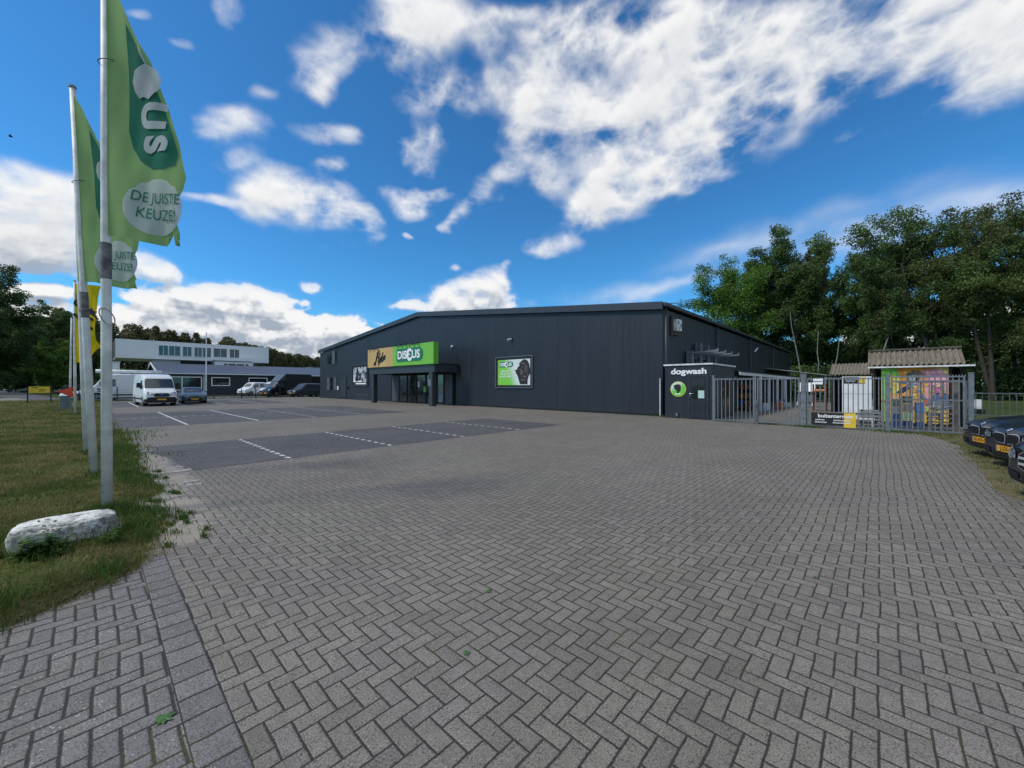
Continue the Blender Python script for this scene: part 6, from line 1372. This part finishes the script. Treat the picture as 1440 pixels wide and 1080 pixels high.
def tree(name, label, loc, h, r, lm, bm_, seed, nl=20000, leaf=.17, base=.25, limbs=11, airy=1.0, flat=1.0, group=None, trunk_r=None, lean=0., dens=2.7, clump=1.0, low=0.6, mult=1):
    rs = np.random.RandomState(seed); root = thing(name, label, 'tree', loc, rs.rand()*6.28 if mult == 1 else 0, group)
    T = MB(); anch = []
    def br(p, d, L_, rad, dep):
        pts = [p]; rr = [rad]; dd = d.copy(); n = 4 if dep else 7
        for i in range(n):
            dd = (dd+Vector(rs.normal(0,.13 if dep else .05,3))+Vector((0,0,.06 if dep else .02))).normalized(); pts.append(pts[-1]+dd*L_/n); rr.append(rad*(1-.75*(i+1)/n))
        T.tube(pts, rr, 9 if dep == 0 else (6 if dep == 1 else 4), cap=False)
        return pts
    tr_r = trunk_r or h*.0105; th_ = h*(.80 if airy < 1.2 else .86)
    stems = [(Vector((0,0,0)), Vector((lean,0,1)).normalized())] if mult == 1 else [(Vector((rs.normal(0,.25),rs.normal(0,.25),0)), Vector((rs.normal(0,.16),rs.normal(0,.16),1)).normalized()) for _ in range(mult)]
    for s0, sd in stems:
        tp = br(s0, sd, th_, tr_r, 0)
        nl_ = max(4, int(limbs/len(stems)))
        for k in range(nl_):
            t = base+(1-base)*(k+.5*rs.rand())/nl_; q = t*7*.999; i = int(q); p = tp[i].lerp(tp[i+1], q-i)
            a = k*2.4+rs.rand()*.9; e = .25+.9*t+rs.normal(0,.12)
            zr = (p.z/h); wid = r*max(.18, math.sin(math.pi*min(1,max(.0,(zr-base*low)/(1.08-base*low))))**.55)
            L_ = wid*(.75+.4*rs.rand()); d = Vector((math.cos(a)*math.cos(e), math.sin(a)*math.cos(e), math.sin(e)*flat))
            b1 = br(p, d.normalized(), L_, tr_r*.42*(1-.5*t), 1)
            anch.append((b1[-1], .9)); 
            for m_ in range(6):
                j = 1+m_%4; a2 = rs.rand()*6.28; d2 = (d*.6+Vector((math.cos(a2)*.8, math.sin(a2)*.8, rs.uniform(-.35,.7)))).normalized()
                b2 = br(b1[j], d2, L_*(.30+.25*rs.rand()), tr_r*.16, 2); anch.append((b2[-1], 1.)); anch.append((b2[2], .8))
                for q_ in range(2):
                    d3 = (d2+Vector(rs.normal(0,.7,3))).normalized(); e3 = b2[2+q_]+d3*L_*(.12+.14*rs.rand()); T.tube([b2[2+q_], e3], [tr_r*.05, tr_r*.015], 3, cap=False); anch.append((e3, 1.))
    A = np.array([tuple(a[0]) for a in anch]); n = len(A)
    T.build('trunk', bm_, root, smooth=True)
    nl = int(nl*dens); clr = (.6+.8*rs.rand(n)); wt = clr**2; idx = rs.choice(n, nl, p=wt/wt.sum()); sp = max(.42, r*.088)*clump
    off = rs.normal(0, 1, (nl,3)); off /= np.linalg.norm(off, axis=1)[:, None]+1e-6; off *= (rs.rand(nl,1)**.5)*1.45
    P = A[idx]+off*np.array([sp,sp,sp*.78])*clr[idx][:, None]
    P = P[P[:,2] > h*.08]; m = len(P)
    u = rs.normal(0,1,(m,3)); u /= np.linalg.norm(u,axis=1)[:,None]; w = rs.normal(0,1,(m,3)); w[:,2] += .6; w -= (w*u).sum(1)[:,None]*u; w /= np.linalg.norm(w,axis=1)[:,None]
    s = leaf*1.12*(.6+.8*rs.rand(m,1)); V = np.stack([P-u*s*.5, P+w*s*.32, P+u*s*.5, P-w*s*.32],1).reshape(-1,3); F = np.arange(m*4).reshape(m,4)
    np_mesh('crown', V, F, lm, root)
    return root
def gp(px, D):
    xc = (px-720)/550; return ((xc*.7297-.6837)*D, (xc*.6837+.7297)*D, 0)
GR = 'trees beyond the yard on the right'
RT_ = [ # px, depth, height, crown radius, leaf, bark, seed, kwargs, label
 (1018,62,19,7.2,'leafA','bark',1,dict(nl=26000,leaf=.22,base=.12,clump=1.3,limbs=14),'bright green broad tree rising just behind the shop roof'),
 (1066,66,24.5,6.2,'leafB','bark',2,dict(nl=26000,leaf=.22,base=.2,clump=1.3,limbs=15),'tall mid-green tree behind the bright green one'),
 (1142,66,25,4.8,'leafD','birch',3,dict(nl=15000,leaf=.2,airy=1.3,base=.35,limbs=14),'airy tall birch, the tallest behind the lean-to awning'),
 (1112,60,19,5.2,'leafC','bark',4,dict(nl=24000,leaf=.22,base=.12,clump=1.35,limbs=14),'dark tree standing between the bright green tree and the birch'),
 (1178,58,22,6,'leafB','bark',5,dict(nl=26000,leaf=.22,base=.15,mult=2,clump=1.35,limbs=16),'dark two-stemmed tree right of the airy birch'),
 (1212,60,21,5.6,'leafC','bark',6,dict(nl=26000,leaf=.2,base=.15,clump=1.35,limbs=14),'mid-green tree left of the bare pale birch stem'),
 (1236,46,16.5,2.4,'leafD','birch',7,dict(nl=2600,leaf=.17,airy=1.3,base=.5,limbs=9,trunk_r=.10),'slender pale-stemmed birch above the low shed'),
 (1278,47,18,5.8,'leafC','bark',8,dict(nl=20000,leaf=.19,base=.22,limbs=13,mult=2),'dark spreading tree directly behind the mural shed'),
 (1335,43,20,6.4,'leafB','bark',9,dict(nl=20000,dens=2.2,leaf=.18,base=.26,limbs=15,mult=3),'tall open-crowned tree with forked dark stems behind the mural shed'),
 (1392,41,21,6.2,'leafD','bark',10,dict(nl=17000,dens=2.2,leaf=.18,base=.3,limbs=15,mult=2,airy=1.1),'tallest open-crowned tree, brownish green, right of the mural shed'),
 (1440,43,20.5,6.4,'leafB','bark',11,dict(nl=17000,dens=2.3,leaf=.18,base=.28,limbs=14,mult=2),'open-crowned tree at the right edge of the photo'),
 (1500,41,19,6.5,'leafC','bark',12,dict(nl=16000,leaf=.19,base=.25),'dark tree outside the right edge of the photo'),
 (1240,66,14,5,'leafC','bark',13,dict(nl=16000,leaf=.24,base=.12),'low dense dark tree behind the low shed'),
 (1330,62,14,6,'leafC','bark',14,dict(nl=18000,leaf=.24,base=.12),'low dense dark tree far behind the mural shed'),
 (1425,60,12,6,'leafC','bark',15,dict(nl=16000,leaf=.24,base=.1),'low dense dark tree far behind the parked cars'),
]
for px, D, h, r_, lm, bk_, sd, kw, lbl in RT_: tree('tree', lbl, gp(px,D), h, r_, M[lm], M[bk_], sd, group=GR, **kw)
for i, (px, D, ln, h, lbl) in enumerate(((1131,50,.16,11,'thin pale leaning stem behind the thick gate post'),(1152,52,.02,9,'thin pale upright stem behind the yard'),(1172,50,-.1,8,'short crooked pale stem behind the yard fence'))):
    t = thing('bare_sapling', lbl, 'tree', gp(px,D), R(43), 'thin bare stems behind the yard'); x = 0; pts = [(0,0,0)]
    for k in range(1,7): pts.append((-ln*h*k/6+rng.uniform(-.12,.12), rng.uniform(-.1,.1), h*k/6))
    MB().tube(pts, [.09,.085,.08,.07,.055,.04,.02], 7).build('trunk', M['birch'], t, smooth=True)
LG = 'trees on the left beyond the lawn'
for px, D, h, r_, lm, sd, kw, lbl in ((-12,72,17.8,8.4,'leafC',21,dict(nl=30000,leaf=.26,base=.1,limbs=15,low=.3),'large dark tree at the left edge of the photo'),(56,86,13.5,6,'leafB',22,dict(nl=18000,leaf=.26,base=.1),'rounded green tree right of the large dark one'),
    (78,98,17.5,7,'leafC',23,dict(nl=18000,leaf=.28,base=.1),'dark tree behind the yellow flag'),(118,108,18.5,7,'leafB',24,dict(nl=18000,leaf=.3,base=.1),'green tree between the leaning and the nearest flagpole'),
    (20,104,18,7,'leafC',25,dict(nl=16000,leaf=.3,base=.08),'dark tree half hidden behind the large dark tree'),(46,112,17,8,'leafC',26,dict(nl=16000,leaf=.3,base=.08),'farther dark tree above the yellow signboard'),(-70,80,20,8,'leafC',27,dict(nl=14000,leaf=.3,base=.1),'dark tree just outside the left edge of the photo'),
    (68,80,8.5,4.2,'leafA',28,dict(nl=9000,leaf=.24,base=.08),'small lighter green tree under the dark ones on the left'),(100,94,9,5,'leafC',29,dict(nl=10000,leaf=.26,base=.05),'low dark tree behind the flagpoles'),(22,90,9,6,'leafC',30,dict(nl=12000,leaf=.26,base=.05),'low dark tree behind the small white car')):
    tree('tree', lbl, gp(px,D), h, r_, M[lm], M['bark'], sd, group=LG, **kw)
def wood(name, pts, n, hmin, hmax, depth, sz, mt, seed, bumps=.25):
    """a far wood that reads as one mass: leaf clumps massed along a line"""
    rs = np.random.RandomState(seed); pts = np.array(pts, float); seg = np.linalg.norm(np.diff(pts,axis=0),axis=1); cum = np.r_[0,np.cumsum(seg)]
    nt = int(cum[-1]/4.5*5); tx = rs.rand(nt)*cum[-1]; td = rs.rand(nt)*depth; th = hmin+(hmax-hmin)*rs.rand(nt)
    bx = np.interp(tx,cum,pts[:,0]); by = np.interp(tx,cum,pts[:,1]); hs = np.interp(tx,cum,pts[:,2]) if pts.shape[1] > 2 else 1
    nrm = np.array([bx,by]).T; nrm /= np.linalg.norm(nrm,axis=1)[:,None]
    bx = bx+nrm[:,0]*td; by = by+nrm[:,1]*td; th = th*hs
    i = rs.randint(0,nt,n); a = rs.rand(n)*6.28; f = rs.rand(n)**.6; cr = (1.7+2.0*rs.rand(nt))[i]
    w = np.sqrt(np.clip(1-((f-.62)/.40)**2*(f>.62),0.02,1))*cr*1.25; rr = w*rs.rand(n)**.4
    P = np.stack([bx[i]+np.cos(a)*rr, by[i]+np.sin(a)*rr, th[i]*f+rs.normal(0,.3,n)],-1)
    u = rs.normal(0,1,(n,3)); u /= np.linalg.norm(u,axis=1)[:,None]; v = rs.normal(0,1,(n,3)); v -= (v*u).sum(1)[:,None]*u; v /= np.linalg.norm(v,axis=1)[:,None]; s = sz*(.5+rs.rand(n,1))
    V = np.stack([P-u*s*.5,P+v*s*.4,P+u*s*.5,P-v*s*.4],1).reshape(-1,3); o = np_mesh(name, V, np.arange(n*4).reshape(n,4), mt); return tag(o, kind='stuff')
def gl(px, D): p = gp(px, D); return [p[0], p[1]]
o = wood('woodland', [gl(20,130)+[1.12],gl(90,138)+[1.2],gl(160,152)+[1.25],gl(260,172)+[1.2],gl(340,192)+[1.12],gl(400,240)+[1],gl(470,285)+[1.0]], 260000, 18, 22, 26, .8, M['leafE'], 40)
o = wood('woodland', [gl(-160,125)+[1],gl(-60,120)+[1],gl(60,118)+[.8],gl(150,128)+[.55],gl(330,150)+[.42]], 110000, 9, 13, 14, .75, M['leafC'], 41)
o = wood('undergrowth', [gl(940,72),gl(1130,74),gl(1240,72),gl(1350,68),gl(1520,64),gl(1700,60)], 90000, 5, 10.5, 8, .42, M['leafC'], 42)
o = wood('undergrowth', [gl(1110,54)+[.55],gl(1180,52)+[.45],gl(1240,50)+[.5]], 16000, 4, 8, 4, .3, M['leafC'], 43)
o = wood('undergrowth', [gl(1365,44)+[.8],gl(1440,42)+[1],gl(1560,40)+[1]], 14000, 2.0, 3.6, 3, .22, M['leafC'], 44)
# distant bird
bd_ = MB().add([(0,0,0),(.5,.1,.12),(.35,-.12,.05),(-.5,.1,.12),(-.35,-.12,.05),(0,.3,0),(0,-.3,0),(0,0,-.08)], [(0,1,2),(0,4,3),(5,0,7),(6,7,0),(0,5,1),(0,3,5)])
o = bd_.build('bird', M['black']); o.scale = (.55,.55,.55); o.location = (-48.6,-4.5,20.7); tag(o, 'small dark bird flying before the big cloud on the left', 'bird')
